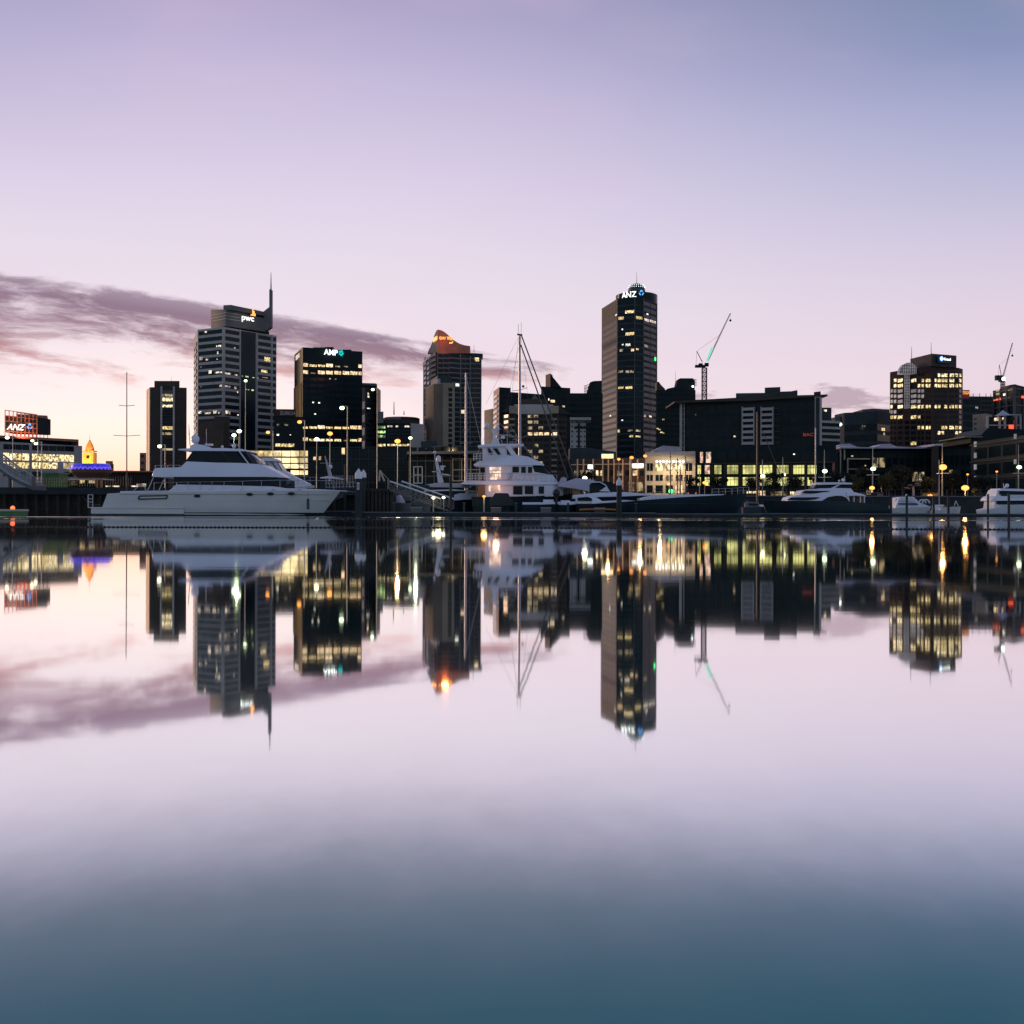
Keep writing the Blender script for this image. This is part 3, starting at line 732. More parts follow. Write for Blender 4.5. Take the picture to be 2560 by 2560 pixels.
# K low dark waterfront offices
b = Bld('waterfront_office', 'long low dark office with faint mullions behind the gangway', [(771,258),(1030,252)], (880,1122,256), 'black_clad', depth=14, group='dark offices along the quay')
for k in range(12): b.rect(b.c[0],b.c[1],k/12,k/12+.006,3,b.z1,'slate_clad','mullion',proud=.2)
for z in range(5): b.rect(b.c[0],b.c[1],0,1,4+z*2.6,4.15+z*2.6,'slate_clad','transom',proud=.16)
for k in range(12):
    for z in range(4): b.rect(b.c[0],b.c[1],(k+.1)/12,(k+.92)/12,4.4+z*2.6,6.4+z*2.6,'dark_glass')
for x0,x1,y0,y1 in ((784,790,1142,1150),(798,803,1141,1150),(855,862,1120,1136)): b.px_rect(x0,x1,y0,y1,'lit_warm',0,'lit_window',.25)
b.finish()
b = Bld('framed_office', 'low dark office with white and cream window frames behind the gangway', [(1022,232),(1212,228)], (1080,1138,230), 'black_clad', depth=12, group='dark offices along the quay')
for z in range(3): b.rect(b.c[0],b.c[1],0,1,4.2+z*3.1,4.4+z*3.1,'mid_stone','transom',proud=.2)
for k in range(9): b.rect(b.c[0],b.c[1],k/9,k/9+.012,3,b.z1,'mid_stone','mullion',proud=.25)
for k in range(9):
    for z in range(3): b.rect(b.c[0],b.c[1],(k+.12)/9,(k+.92)/9,4.6+z*3.1,7.0+z*3.1,'dark_glass')
def frame_px(b, x0,x1,y0,y1,w,m,nx=2,ny=2):
    for k in range(nx+1): x = x0+(x1-x0)*k/nx; b.px_rect(x-w/2,x+w/2,y0,y1,m,0,'window_frame',.45,.3)
    for k in range(ny+1): y = y0+(y1-y0)*k/ny; b.px_rect(x0-w/2,x1+w/2,y-w/2,y+w/2,m,0,'window_frame',.46,.3)
frame_px(b,1036,1057,1167,1208,1.8,'white_paint'); frame_px(b,1133,1200,1147,1202,2.4,'cream_wall',3,2)
b.finish()
MB().prism([G(1017,226),G(1214,222),G(1214,250),G(1017,250)], b.z1, b.z1+.5).build('roof','mid_stone',b.root)
b = Bld('rooftop_pavilion', 'grey flat-roofed storey with a sloping canopy above the framed office', [(1060,262),(1192,262)], (1100,1116,262), 'slate_clad', depth=10)
b.px_rect(1105,1132,1120,1136,'dark_glass'); b.px_rect(1145,1152,1122,1134,'dark_glass'); b.px_rect(1165,1175,1122,1134,'dark_glass'); b.finish()
MB().prism([G(1052,255),G(1104,255),G(1104,262),G(1052,262)],Hh(1060,1124,255),[Hh(1052,1122,255),Hh(1104,1112,255),Hh(1104,1112,262),Hh(1052,1122,262)]).build('canopy','mid_stone',b.root)
MB().prism([G(1052,275),G(1092,275),G(1092,285),G(1052,285)],2.7,Hh(1070,1103,275)).build('plant_room','slate_clad',b.root)

# L black slab with sunset glow put into its west side colour
b = Bld('dark_slab', 'black slab block with a sunset-tinted side wall of bright windows', [(1233,622),(1247,600),(1276,603)], (1247,968,600), 'black_clad', depth=18)
MB().prism([G(1233,621.6),G(1247,599.6),G(1247,599),G(1233,621)],2.7,b.z1).build('sunset_side','copper_roof',b.root)
for j in range(12): b.px_rect(1237,1245.5,989+j*12.6,995+j*12.6,'sky_pane',0,'window',1.0,.4)
for j in range(9): b.px_rect(1250,1274,985+j*13,993+j*13,'dark_glass',1)
b.finish()
MB().prism([G(1275,604),G(1356,608),G(1356,624),G(1275,622)],2.7,[Hh(1275,980,604),Hh(1356,986,608),Hh(1356,986,608),Hh(1275,980,604)]).build('rear_wing','black_clad',b.root)
MB().prism([G(1210,640),G(1234,632),G(1234,650),G(1210,650)],2.7,[Hh(1210,1026,640),Hh(1234,1021,632),Hh(1234,1021,632),Hh(1210,1026,640)]).build('side_wing','brown_dark',b.root)

# M brown stepped office with a pediment
b = Bld('pediment_office', 'brown office with a small gable and a row of lit windows', [(1258,434),(1272,430),(1394,430),(1416,434)], (1300,1035,430), 'brown_clad', depth=18)
lit = {2:[1],}
xs_ = [1273,1288,1303,1319,1334,1346,1358,1376]
for j in range(10):
    y = 1037+j*14.6
    for k,(x0,x1) in enumerate([(1273,1286),(1289,1300),(1303,1315),(1319,1330),(1334,1345),(1346,1357),(1360,1372),(1378,1392)]):
        m = 'dark_glass'
        if j == 3 and k >= 3: m = 'lit_warm'
        elif j in (0,1) and k in (3,4): m = 'lit_dim'
        elif j in (2,5,6,7,8) and k in (3,4,5): m = 'lit_dim' if (j+k)%2 else 'grey_glass'
        b.px_rect(x0,x1,y,y+7.5,m,1)
        if k in (0,7): b.px_rect(x0,x1,y+8,y+13,'beige_stone',1,'spandrel',.2)
    b.px_rect(1260,1270,y,y+7,'dark_glass',0); b.px_rect(1397,1405,y,y+7,'dark_glass',2); b.px_rect(1407,1414,y,y+7,'dark_glass',2)
b.finish()
MB().prism([G(1285,431),G(1382,431),G(1382,446),G(1285,446)], b.z1-.2, Hh(1330,1011,431)).build('attic','grey_stone',b.root)
MB().prism([G(1304,436),G(1370,436),G(1370,446),G(1304,446)], b.z1, Hh(1330,998,436)).build('upper_attic','brown_clad',b.root)
MB().prof([(P(1327,999,437).x,P(1327,999,437).z),(P(1347,999,437).x,P(1347,999,437).z),(P(1337,986,437).x,P(1337,986,437).z)],437,445).build('gable','mid_stone',b.root)
for x0,x1 in ((1272,1288),(1377,1396)): MB().prism([G(x0,429),G(x1,429),G(x1,440),G(x0,440)], Hh(x0,1034,430), Hh(x0,1015,430)).build('corner_block','beige_stone',b.root)
for tri in (((1254,1031),(1273,1031),(1273,1015)),((1396,1015),(1396,1035),(1426,1037))):
    MB().prof([(P(x,y,433).x,P(x,y,433).z) for x,y in tri],432,444).build('side_roof','slate_clad',b.root)

# N black block with the wedge
b = Bld('wedge_block', 'black block topped by a brown box and a steep wedge', [(1352,640),(1425,648)], (1380,966,640), 'black_clad', depth=16)
b.grid(0,12,5,m='dark_glass',z0=30,fw=.85,fh=.6,skip=lambda j,k: j<1)
b.px_rect(1376,1386,1000,1006,'lit_warm',0,'lit_window',.15); b.px_rect(1405,1411,1014,1018,'lit_warm',0,'lit_window',.15); b.px_rect(1370,1372,996,1001,'lit_white',0,'lit_window',.15); b.finish()
MB().prism([G(1363,650),G(1375,642),G(1381,652),G(1368,656)],b.z1-.1,Hh(1370,935,645)).build('roof_box','red_stone',b.root)
MB().prof([(P(x,y,643).x,P(x,y,643).z) for x,y in ((1375,966),(1404,969),(1375,934))],643,655).build('roof_wedge','black_clad',b.root)

# O dark broad block with roof plant
b = Bld('broad_dark_block', 'broad dark block left of the tallest tower with roof plant', [(1425,684),(1506,684)], (1460,983,684), 'black_clad', depth=14)
b.grid(0,14,8,m='dark_glass',z0=20,fw=.85,fh=.55); b.finish()
MB().prof([(P(x,y,690).x,P(x,y,690).z) for x,y in ((1467,983),(1475,956),(1484,953),(1504,952),(1504,983))],689,698).build('plant_room','dark_clad',b.root)
gr = MB()
for k in range(4): gr.tube(P(1461+k*3,983,688),P(1461+k*3,964,688),.15)
for y in (965,972,979): gr.tube(P(1461,y,688),P(1472,y-4,688),.15)
gr.build('lattice','rust_steel',b.root)

# P white slab with punched windows
b = Bld('white_annex', 'small white block with tiny square windows and a flat roof', [(1425,400),(1464,400)], (1440,1051,400), 'light_stone', depth=12)
for j in range(6):
    for x0 in (1428,1440,1450,1459):
        if j in (0,): b.px_rect(x0-2,x0+5,1053+1,1057,'slate_clad')
        else: b.px_rect(x0,x0+3.5,1064+(j-1)*12.5,1068+(j-1)*12.5,'black_clad')
b.px_rect(1433+11,1433+16,1058,1124,'black_clad',0,'recess',.1); b.px_rect(1435,1464,1066,1072,'black_clad',0,'recess',.12); b.finish()
MB().prism([G(1424,398),G(1477,398),G(1477,412),G(1424,412)],b.z1,b.z1+.9).build('roof','light_stone',b.root)

# Q the tall round-topped tower
D = 750
b = Bld('round_topped_tower', 'tallest tower, with a round dark drum and lit bank sign on top', [(1503,790),(1543,752),(1585,746),(1607,750),(1641,768)], (1543,746,752), 'dark_clad', depth=26, back=True)
zt = b.z1
for i in range(4):
    for j in range(31):
        z = zt-2.0-j*3.95
        if z < 6: break
        if i == 0:
            mm = 'sunset_glass' if j < 21 and j % 4 != 2 else 'dark_glass'
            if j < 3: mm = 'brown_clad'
            b.rect(b.c[0],b.c[1],.06,.94,z-2.3,z,mm)
        elif i == 3: 
            b.rect(b.c[3],b.c[4],.04,.48,z-2.3,z,'grey_glass'); b.rect(b.c[3],b.c[4],.52,.96,z-2.3,z,'grey_glass')
        else:
            n = 2 if i == 1 else 1
            b.rect(b.c[i],b.c[i+1],.01,.99,z-3.5,z-2.5,'slate_clad','spandrel',.05)
            for k in range(n): b.rect(b.c[i],b.c[i+1],(k+.05)/n,(k+.95)/n,z-2.3,z,'tower_glass')
for x0,x1,y0,y1,i,m in [(1562,1584,776,783,1,'lit_yellow'),(1545,1558,792,799,1,'lit_warm'),(1589,1604,791,798,2,'lit_yellow'),(1610,1620,797,803,3,'lit_pale'),(1623,1638,801,807,3,'lit_pale'),(1615,1619,784,787,3,'lit_white'),(1563,1584,831,838,1,'lit_yellow'),(1553,1556,822,825,1,'lit_white'),(1563,1575,859,865,1,'lit_pale'),(1554,1558,860,863,1,'lit_white'),(1548,1556,873,879,1,'lit_dim'),(1577,1584,872,878,1,'lit_warm'),(1589,1595,871,875,2,'lit_warm'),(1610,1618,862,868,3,'lit_dim'),(1545,1557,926,931,1,'lit_dim'),(1563,1583,926,932,1,'lit_dim'),(1545,1558,967,972,1,'lit_yellow'),(1563,1580,966,972,1,'lit_yellow'),(1553,1557,1049,1052,1,'lit_white'),(1609,1614,1037,1042,3,'lit_pale'),(1622,1628,1039,1043,3,'lit_yellow'),(1544,1549,1074,1081,1,'lit_yellow'),(1569,1582,1074,1079,1,'lit_dim'),(1589,1600,1074,1079,2,'lit_dim'),(1573,1582,1088,1093,1,'lit_yellow'),(1588,1600,1089,1093,2,'lit_yellow'),(1524,1527,1038,1041,0,'lit_white'),(1537,1541,786,789,0,'lit_white')]:
    b.px_rect(x0,x1,y0,y1,m,i,'lit_window',.14)
for i,u_ in ((0,.99),(2,.01),(3,.005),(3,.99)): b.rect(b.c[i],b.c[i+1],max(0,u_-.012),min(1,u_+.012),4,zt,'mid_stone','pier',.35,.5)
b.px_rect(1635,1638,893,902,'sign_green',3,'green_light',.3)
b.finish()
# the flanks step down to the left
c_ = G(1590,772)
dr = MB(); rd = 52*772/F
dr.lathe((c_.x,c_.y),[(rd,zt-1),(rd,Hh(1590,728,750)),(rd,Hh(1590,724,750)),(rd-1,Hh(1590,722,750))],36); dr.build('drum','tower_glass',b.root)
dm = MB(); dm.lathe((c_.x,c_.y),[(5.8,Hh(1590,728,770)),(5.6,Hh(1590,722,770)),(5.2,Hh(1590,716,770)),(4.2,Hh(1590,712,770)),(2.6,Hh(1590,709,770))],20); dm.build('dome','dark_steel',b.root)
for k in range(12):
    a = R(180+k*16.4); 
    for (rr,y) in ((5.5,718),(4.9,713.5)):
        MB().ball((c_.x+rr*math.cos(a),c_.y+rr*math.sin(a),Hh(1590,y,770)),.2,n=6,m=4).build('dome_lamp','lamp_cool',b.root)
MB().tube((c_.x,c_.y,Hh(1590,710,772)),(c_.x,c_.y,Hh(1590,680,772)),.3,.1).build('mast','steel',b.root)
arc = lambda px: math.degrees(math.acos(max(-1,min(1,(G(px,757).x-c_.x)/rd))))
arc_text('ANZ', c_, rd+.2, 360-arc(1556), 360-arc(1590), Hh(1573,742,757), Hh(1573,727,757), 'sign_white', b.root)
aa = [G(1592,757),G(1610,757.4)]
shape_on(aa[0], aa[1], Hh(1601,733,758), 3.3, LOTUS, 'sign_blue', b.root, 'emblem', proud=1.0)

# R dark stepped block right of it
b = Bld('stepped_dark_block', 'dark block with roof plant between the tallest tower and the crane', [(1641,700),(1738,700)], (1690,975,700), 'black_clad', depth=16)
b.grid(0,14,8,m='dark_glass',z0=30,fw=.85,fh=.55)
for x,y in ((1641,1070),(1646,1072),(1650,1079),(1656,1081),(1655,1047)): b.px_rect(x,x+5,y,y+3,'lit_yellow',0,'lit_window',.15)
b.finish()
MB().prof([(P(x,y,705).x,P(x,y,705).z) for x,y in ((1663,976),(1668,972),(1690,967),(1694,949),(1700,946),(1732,946),(1736,952),(1736,976))],704,714).build('plant_room','dark_clad',b.root)
MB().prof([(P(x,y,706).x,P(x,y,706).z) for x,y in ((1641,976),(1641,955),(1646,955),(1652,963),(1662,973),(1662,976))],704.5,712).build('roof_step','brown_dark',b.root)
gr = MB()
for x in (1737,1740): gr.tube(P(x,965,703),P(x,948,703),.16)
for y in (949,957,964): gr.tube(P(1730,y,703),P(1741,y,703),.14)
gr.tube(P(1689,966,706),P(1689,928,706),.14,.06); gr.build('mast','rust_steel',b.root)
MB().ball(P(1732,966,703),.7,n=6,m=4).build('work_lamp','lamp_cool',b.root)

# T long glazed slab
b = Bld('glass_slab', 'wide dark glass slab with a curved thin roof and two white balcony stacks', [(1700,352),(2040,334)], (1700,1001,352), 'black_clad', depth=20)
zt = b.z1
for j in range(9):
    for k in range(16): b.rect(b.c[0],b.c[1],.035+k*.0600,.035+k*.0600+.054,zt-2-j*3.35-2.5,zt-2-j*3.35,'dark_glass')
for k in range(9): b.rect(b.c[0],b.c[1],.034+k*.12,.036+k*.12,14,zt-1,'slate_clad','fin',.2,.2)
for x0 in (1857,1904):
    b.px_rect(x0,x0+2,1018,1113,'light_stone',0,'balcony_pier',1.6,1.6); b.px_rect(x0+29,x0+31,1018,1113,'light_stone',0,'balcony_pier',1.6,1.6)
    for k in range(7):
        y = 1020+k*14.2; b.px_rect(x0+2,x0+29,y,y+7,'light_stone',0,'balcony_rail',1.55,.3)
for k in range(7): b.px_rect(1937,1951,1022+k*14.2,1024+k*14.2,'slate_clad',0,'balcony_rail',1.0,.3)
b.px_rect(1834,1839,1089,1093,'lit_warm',0,'lit_window',.15); b.px_rect(1738,1741,1035,1038,'lit_dim',0,'lit_window',.15)
b.px_rect(1700,1706,1006,1132,'light_stone',0,'end_pier',.6,.6); b.px_rect(1710.5,1712,1006,1132,'light_stone',0,'end_pier',.6,.4)
for k in range(9): b.px_rect(1706,1711,1007+k*14,1008+k*14,'light_stone',0,'rung',.5,.3)
b.finish()
o = MB(); o.prism([G(2036,333.5),G(2054,333),G(2054,340),G(2036,340)],2.7,Hh(2045,991,333)); o.build('end_tower','grey_stone',b.root)
o = MB(); o.prism([G(2039,333.2),G(2048,333),G(2048,332.8),G(2039,332.8)],12,Hh(2045,994,333)); o.build('end_glazing','grey_glass',b.root)
rf = MB(); secs = []
for k in range(9):
    f_ = k/8; x = 1686+(2069-1686)*f_; D_ = 352-18*f_
    y = 1003-(1003-986)*f_-5*math.sin(math.pi*f_)*.4
    p = P(x,y,D_-2); th = .9*(1-abs(f_-.5)*1.4)+.25
    secs.append([(p.x,p.y,p.z-th),(p.x,p.y,p.z),(p.x,p.y+20,p.z),(p.x,p.y+20,p.z-th)])
rf.loft(secs); rf.build('roof','brown_dark',b.root)
for nm,x0,x1,y0,D_ in (('penthouse',1839,1942,983,346),('lift_house',1911,1950,969,350),('stair_house',1950,1993,979,344),('roof_box',2034,2051,980,338)):
    MB().prism([G(x0,D_),G(x1,D_-2),G(x1,D_+10),G(x0,D_+10)],zt-1,Hh(x0,y0,D_)).build(nm,'slate_clad' if nm!='roof_box' else 'red_stone',b.root)
MB().prof([(P(x,y,341).x,P(x,y,341).z) for x,y in ((1950,984),(1993,975),(1993,990),(1950,990))],341,350).build('roof_slope','slate_clad',b.root)
sign_text('BAC', G(2008,335), G(2034,334), Hh(2021,1091,335), Hh(2021,1083,335), 'sign_pink', b.root, proud=.4, th=.05)

# U grey slab floors and a dark box
b = Bld('banded_annex', 'low annex of pale floor bands beside the glass slab', [(2052,365),(2099,368)], (2060,1052,365), 'dark_clad', depth=12)
for k in range(4): b.px_rect(2052,2098,1052+k*15,1058+k*15,'grey_stone',0,'floor_band',.4,.5)
b.finish()
b = Bld('dark_penthouse', 'small dark box with one lit window above the banded annex', [(2052,420),(2078,420)], (2060,1019,420), 'slate_clad', depth=10)
b.px_rect(2059,2066,1024,1029,'lit_yellow'); b.finish()

# X low grey office
b = Bld('terraced_office', 'dark terraced office with long bands of glass left of the lit brown tower', [(2086,480),(2110,470),(2192,462),(2224,470)], (2150,1030,466), 'slate_clad', depth=20)
for j in range(6):
    for i in (1,2): b.rect(b.c[i],b.c[i+1],.01,.99,b.z1-5-j*4.2-2.6,b.z1-5-j*4.2,'dark_glass')
b.px_rect(2203,2211,1070,1077,'lit_warm',2,'lit_window',.15); b.px_rect(2208,2211,1082,1088,'lit_dim',2,'lit_window',.15); b.px_rect(2155,2163,1063,1067,'lit_dim',1,'lit_window',.15)
b.finish()
MB().prof([(P(x,y,475).x,P(x,y,475).z) for x,y in ((2086,1060),(2086,1043),(2120,1037),(2122,1033),(2154,1033),(2155,1024),(2180,1022),(2222,1024),(2222,1060))],474,488).build('upper_floor','mid_stone',b.root)
MB().ball(P(2098,1061,458),1.2,.4,.8,n=8,m=4).build('roof_lamp','lamp_cool',b.root)

# Y brown lit tower with the arched atrium
b = Bld('brown_lit_tower', 'brown tower with many lit windows, arched glass atrium and blue sign', [(2224,438),(2260,430),(2275,428),(2327,418),(2395,424),(2406,428)], (2327,914,418), 'red_stone', depth=22)
zt = b.z1
litrows = {0:'m',1:'y',2:'y',6:'y',8:'l',10:'y',13:'p'}
for j in range(19):
    y = 936+j*13.1-2
    def wn(x0,x1,i,p_):
        m = 'dark_glass'
        if j in (1,2): m = 'lit_yellow' if random.random()<.9 else 'dark_glass'
        elif j == 0: m = 'lit_yellow' if x0 > 2337 else 'dark_glass'
        elif j == 6: m = 'lit_yellow' if random.random()<.8 else 'dark_glass'
        elif j in (3,4,5) and x0 < 2312: m = 'sky_pane' if x0 < 2300 or j < 5 else 'dark_glass'
        elif j in (7,): m = 'sky_pane' if x0 < 2240 else 'dark_glass'
        elif j == 8: m = 'lit_yellow' if x0 < 2295 else 'dark_glass'
        elif j == 10: m = 'lit_yellow' if x0 > 2290 and random.random()<.85 else 'dark_glass'
        elif j == 11: m = 'lit_yellow' if x0 > 2338 and random.random()<.6 else 'dark_glass'
        elif j == 13: m = 'lit_yellow' if x0 > 2366 or 2264<x0<2290 else 'dark_glass'
        b.px_rect(x0,x1,y,y+8,m,i)
    if j>0:
        wn(2226,2231,0,0); wn(2234,2240,0,0); wn(2244,2256,0,0)
    if j > 8: wn(2262,2272,1,0)
    if j > 0: wn(2277,2290,2,0)
    wn(2294,2300,2,0); wn(2303,2309,2,0); wn(2314,2319,2,0); wn(2321,2326,2,0)
    for x0,x1 in ((2336,2342),(2344,2350),(2353,2359),(2360,2367),(2373,2378),(2379,2384),(2388,2394)): wn(x0,x1,3,0)
    wn(2397,2402,4,0)
b.px_rect(2261,2274,935,1021,'sky_pane',1,'atrium_glass',.3)
b.finish(cap=99)
MB().prism([G(2275,432),G(2328,417),G(2390,422),G(2390,440),G(2275,444)],zt-.2,[Hh(2275,897,432),Hh(2328,884,417),Hh(2388,889,422),Hh(2388,889,422),Hh(2275,897,432)]).build('plant_storey','brown_dark',b.root)
ap = [P(2268+23*math.cos(R(a)),936-28*math.sin(R(a)),427) for a in range(0,181,15)]
MB().prof([(p.x,p.z) for p in ap],425,428).build('atrium_vault','sky_pane',b.root)
rb = MB()
for k in range(1,12): p = ap[k]; rb.box(p.x-.08,p.x+.08,424.8,425.0,ap[0].z,p.z)
for y in (930,922,914): 
    w_ = 23*math.sqrt(max(0,1-((936-y)/28)**2)); p0 = P(2268-w_,y,424.9); p1 = P(2268+w_,y,424.9); rb.box(p0.x,p1.x,424.7,424.95,p0.z-.08,p0.z+.08)
rb.build('atrium_bars','mid_stone',b.root)
rb = MB()
for k in range(1,4): p = P(2261+k*3.4,935,428); rb.box(p.x-.06,p.x+.06,427.9,428.1,Hh(2267,1020,428),p.z)
for k in range(12): y=940+k*7; p0=P(2261,y,428); p1=P(2274,y,428); rb.box(p0.x,p1.x,427.8,428.1,p0.z-.06,p0.z+.06)
rb.build('atrium_mullions','slate_clad',b.root)
MB().prism([G(2343,417.2),G(2373,419.8),G(2373,420.2),G(2343,417.6)],Hh(2358,907,418),Hh(2358,890,418)).build('sign_panel','slate_clad',b.root)
sign_text('Coned', G(2355,417.6), G(2372,419.4), Hh(2363,901,418), Hh(2363,895,418), 'sign_white', b.root, proud=.6)
shape_on(G(2344,417), G(2355,418), Hh(2349.5,897.5,418), .85, [ring(0,0,.95,1.05,n=18,a0=15,a1=330),[(0,0),(.9,.3),(.7,.75)]], 'sign_blue', b.root, 'emblem', proud=.6)
shape_on(G(2344,417), G(2355,418), Hh(2349.5,897.5,418), .62, [ring(-.2,0,.85,1.05,n=18)], 'sign_white', b.root, 'emblem', proud=.8)
for x,y0,y1 in ((2279,896,866),(2328,884,856)): MB().tube(P(x,y0,425),P(x,y1,425),.12,.05).build('antenna','dark_steel',b.root)

# Z hillside of dark blocks behind
b = Bld('ridge_block', 'olive-dark apartment ridge behind the blue-black block', [(2420,640),(2486,640)], (2450,991,640), 'brown_dark', depth=14)
b.grid(0,14,8,m='dark_glass',z0=30,fw=.8,fh=.5)
b.finish()
for x in (2433,2449,2465,2477): MB().tube(P(x,991,642),P(x,983,642),.2,.08).build('chimney','dark_steel',b.root)
b = Bld('blue_black_block', 'blue-black block with a red rooftop sign right of the lit tower', [(2400,520),(2449,520)], (2425,996,520), 'slate_clad', depth=14)
b.grid(0,8,4,m='tower_glass',z0=25,fw=.9,fh=.7); b.px_rect(2438,2444,1017,1022,'lit_pale',0,'lit_window',.15); b.finish()
MB().prism([G(2404,521),G(2423,521),G(2423,526),G(2404,526)],b.z1,Hh(2410,975,521)).build('sign_box','red_cloth',b.root)
sign_text('TOGA', G(2405,520.5), G(2422,520.5), Hh(2413,986,520.5), Hh(2413,978,520.5), 'sign_orange', b.root, proud=.3)

# AA tower under construction, cut by the right edge
b = Bld('scaffolded_tower', 'half-built tower wrapped in scaffolding with red lights under the right-hand crane', [(2484,530),(2535,512),(2600,524)], (2535,966,512), 'black_clad', depth=22)
for i,n in ((0,3),(1,3)):
    for k in range(n+1): b.rect(b.c[i],b.c[i+1],max(0,k/n-.012),min(1,k/n+.012),3,b.z1,'mid_stone','column',.5,.5)
    for j in range(14): b.rect(b.c[i],b.c[i+1],.01,.99,b.z1-1.2-j*3.6,b.z1-.7-j*3.6,'mid_stone' if j<3 else 'dark_clad','floor_slab',.3,.4)
for x0,x1,y0,y1 in ((2487,2491,999,1002),(2493,2498,997,1001),(2502,2504,995,1000)): b.px_rect(x0,x1,y0,y1,'sign_red',0,'red_light',.7)
b.px_rect(2550,2560,990,996,'sign_red',1,'red_light',.7)
for x0,x1,y0,y1 in ((2490,2500,974,978),(2490,2502,982,987),(2516,2530,972,976)): b.px_rect(x0,x1,y0,y1,'lit_dim',0 if x0<2535 else 1,'lit_window',.2)
b.px_rect(2512,2517,984,989,'lit_white',0,'work_lamp',.9)
b.finish()
MB().prof([(P(x,y,520).x,P(x,y,520).z) for x,y in ((2518,968),(2522,963),(2535,961),(2545,964),(2562,968),(2562,972),(2518,972))],519,528).build('formwork','brown_dark',b.root)

# AB beige blank block with steps
b = Bld('beige_block', 'beige blank-walled block with three slot windows', [(2431,330),(2464,326),(2480,330)], (2464,1034,326), 'beige_stone', depth=12)
for y in (1046,1058,1070): b.px_rect(2435,2441,y,y+3,'black_clad',0)
b.finish()
# AC roof terrace block with a tent canopy
b = Bld('tent_roof_house', 'white-framed terrace building with a peaked tent canopy and a red banner', [(2466,300),(2514,296),(2553,302)], (2500,1076,298), 'dark_clad', depth=10)
zt = b.z1
fm = MB()
for x in (2470,2500,2513,2541,2552): 
    D_ = 297 if x<2530 else 300
    p = P(x,1076,D_); q = P(x,1040,D_); fm.box(p.x-.22,p.x+.22,D_,D_+.5,zt-1,q.z)
for y,x0,x1,D_ in ((1037,2510,2553,298),(1063,2466,2553,297.5),(1050,2500,2514,297.5)):
    p = P(x0,y,D_); q = P(x1,y,D_); fm.box(p.x,q.x,D_-.2,D_+.5,p.z-.16,p.z+.16)
fm.build('frame','light_stone',b.root)
MB().prism([G(2468,302),G(2550,304),G(2550,310),G(2468,310)],zt,Hh(2500,1042,302)).build('upper_storey','dark_clad',b.root)
for x0,x1,y0,y1 in ((2470,2475,1043,1051),(2477,2480,1043,1050),(2490,2494,1042,1048),(2495,2499,1040,1046),(2522,2526,1040,1046)): b.px_rect(x0,x1,y0,y1,'lit_warm',0 if x1<2514 else 1,'lit_window',-3.0)
b.finish()
tn = MB(); c3 = P(2507,1025,300); ring_ = [P(x,1040+dy,D_) for x,dy,D_ in ((2484,0,296),(2530,-2,296),(2532,-2,306),(2484,0,306))]
steps = 7; vs = []; fs = []
for s_ in range(steps+1):
    f_ = s_/steps
    for q in ring_:
        p = q.lerp(c3, f_); p.z = q.z+(c3.z-q.z)*(f_**1.8); vs.append(p)
for s_ in range(steps):
    for k in range(4): fs.append((s_*4+k, s_*4+(k+1)%4, (s_+1)*4+(k+1)%4, (s_+1)*4+k))
tn.add(vs, fs); tn.build('tent_canopy','tent',b.root)
MB().box(P(2523,1078,294).x,P(2534,1078,294).x,294,294.3,P(2528,1077,294).z,P(2528,1062,294).z).build('banner','sign_red',b.root)
MB().box(P(2535,1078,294).x,P(2541,1078,294).x,294,294.3,P(2528,1076,294).z,P(2528,1050,294).z).build('banner','red_cloth',b.root)

# AD dark building on the right edge
b = Bld('quay_apartments', 'tall dark waterfront building on the right edge with narrow pale slot windows', [(2427,215),(2620,185)], (2427,1107,215), 'black_clad', depth=20)
for j in range(4):
    for k in range(5): b.rect(b.c[0],b.c[1],.07+k*.19,.07+k*.19+.16,b.z1-1.2-j*3-1.9,b.z1-1.2-j*3,'dark_glass')
for y in (1104,1132,1161,1190): b.px_rect(2437,2442,y,y+13,'sky_pane',0,'slot_window',.2)
for y in (1085,1148): b.px_rect(2537,2542,y,y+12,'sky_pane',0,'slot_window',.2)
for j in range(4): b.rect(b.c[0],b.c[1],0,1,b.z1-.6-j*3.1,b.z1-.45-j*3.1,'slate_clad','ledge',.3,.3)
b.finish()
MB().prof([(P(x,y,214).x,P(x,y,214).z) for x,y in ((2412,1091),(2452,1088),(2470,1070),(2580,1074),(2580,1110),(2427,1107),(2427,1093))],214,228).build('upper_roof','black_clad',b.root)
MB().box(P(2412,1092,213).x,P(2457,1092,213).x,213,226,P(2412,1093,213).z,P(2412,1091,213).z).build('roof_edge','beige_stone',b.root)

# AE long low terminal sheds with pale roofs
def low_range(name, label, pts, ytop, xr, posts, seed):
    b = Bld(name, label, pts, (xr,ytop,pts[0][1]), 'dark_clad', depth=16, group='pale roofed waterfront ranges')
    n = posts; rnd = random.Random(seed)
    for j in range(3):
        for k in range(n): b.rect(b.c[0],b.c[1],(k+.12)/n,(k+.9)/n,b.z1-2.0-j*3.1-2.1,b.z1-2.0-j*3.1,'dark_glass' if rnd.random()<.94 else 'lit_dim')
    for k in range(n+1):
        if k%2==0: b.rect(b.c[0],b.c[1],max(0,k/n-.004),min(1,k/n+.004),3,b.z1,'brown_clad','column',.4,.4)
    b.finish()
    a,c = b.c[0],b.c[1]; rr = MB(); secs = []
    for k in range(7):
        f_ = k/6; p = a.lerp(c,f_); h = .25+.35*math.sin(math.pi*f_)
        secs.append([(p.x,p.y-1.5,b.z1),(p.x,p.y-1.5,b.z1+.3),(p.x,p.y+7,b.z1+.3+h),(p.x,p.y+16,b.z1+.3),(p.x,p.y+16,b.z1)])
    rr.loft(secs).build('roof','roof_white',b.root)
    return b
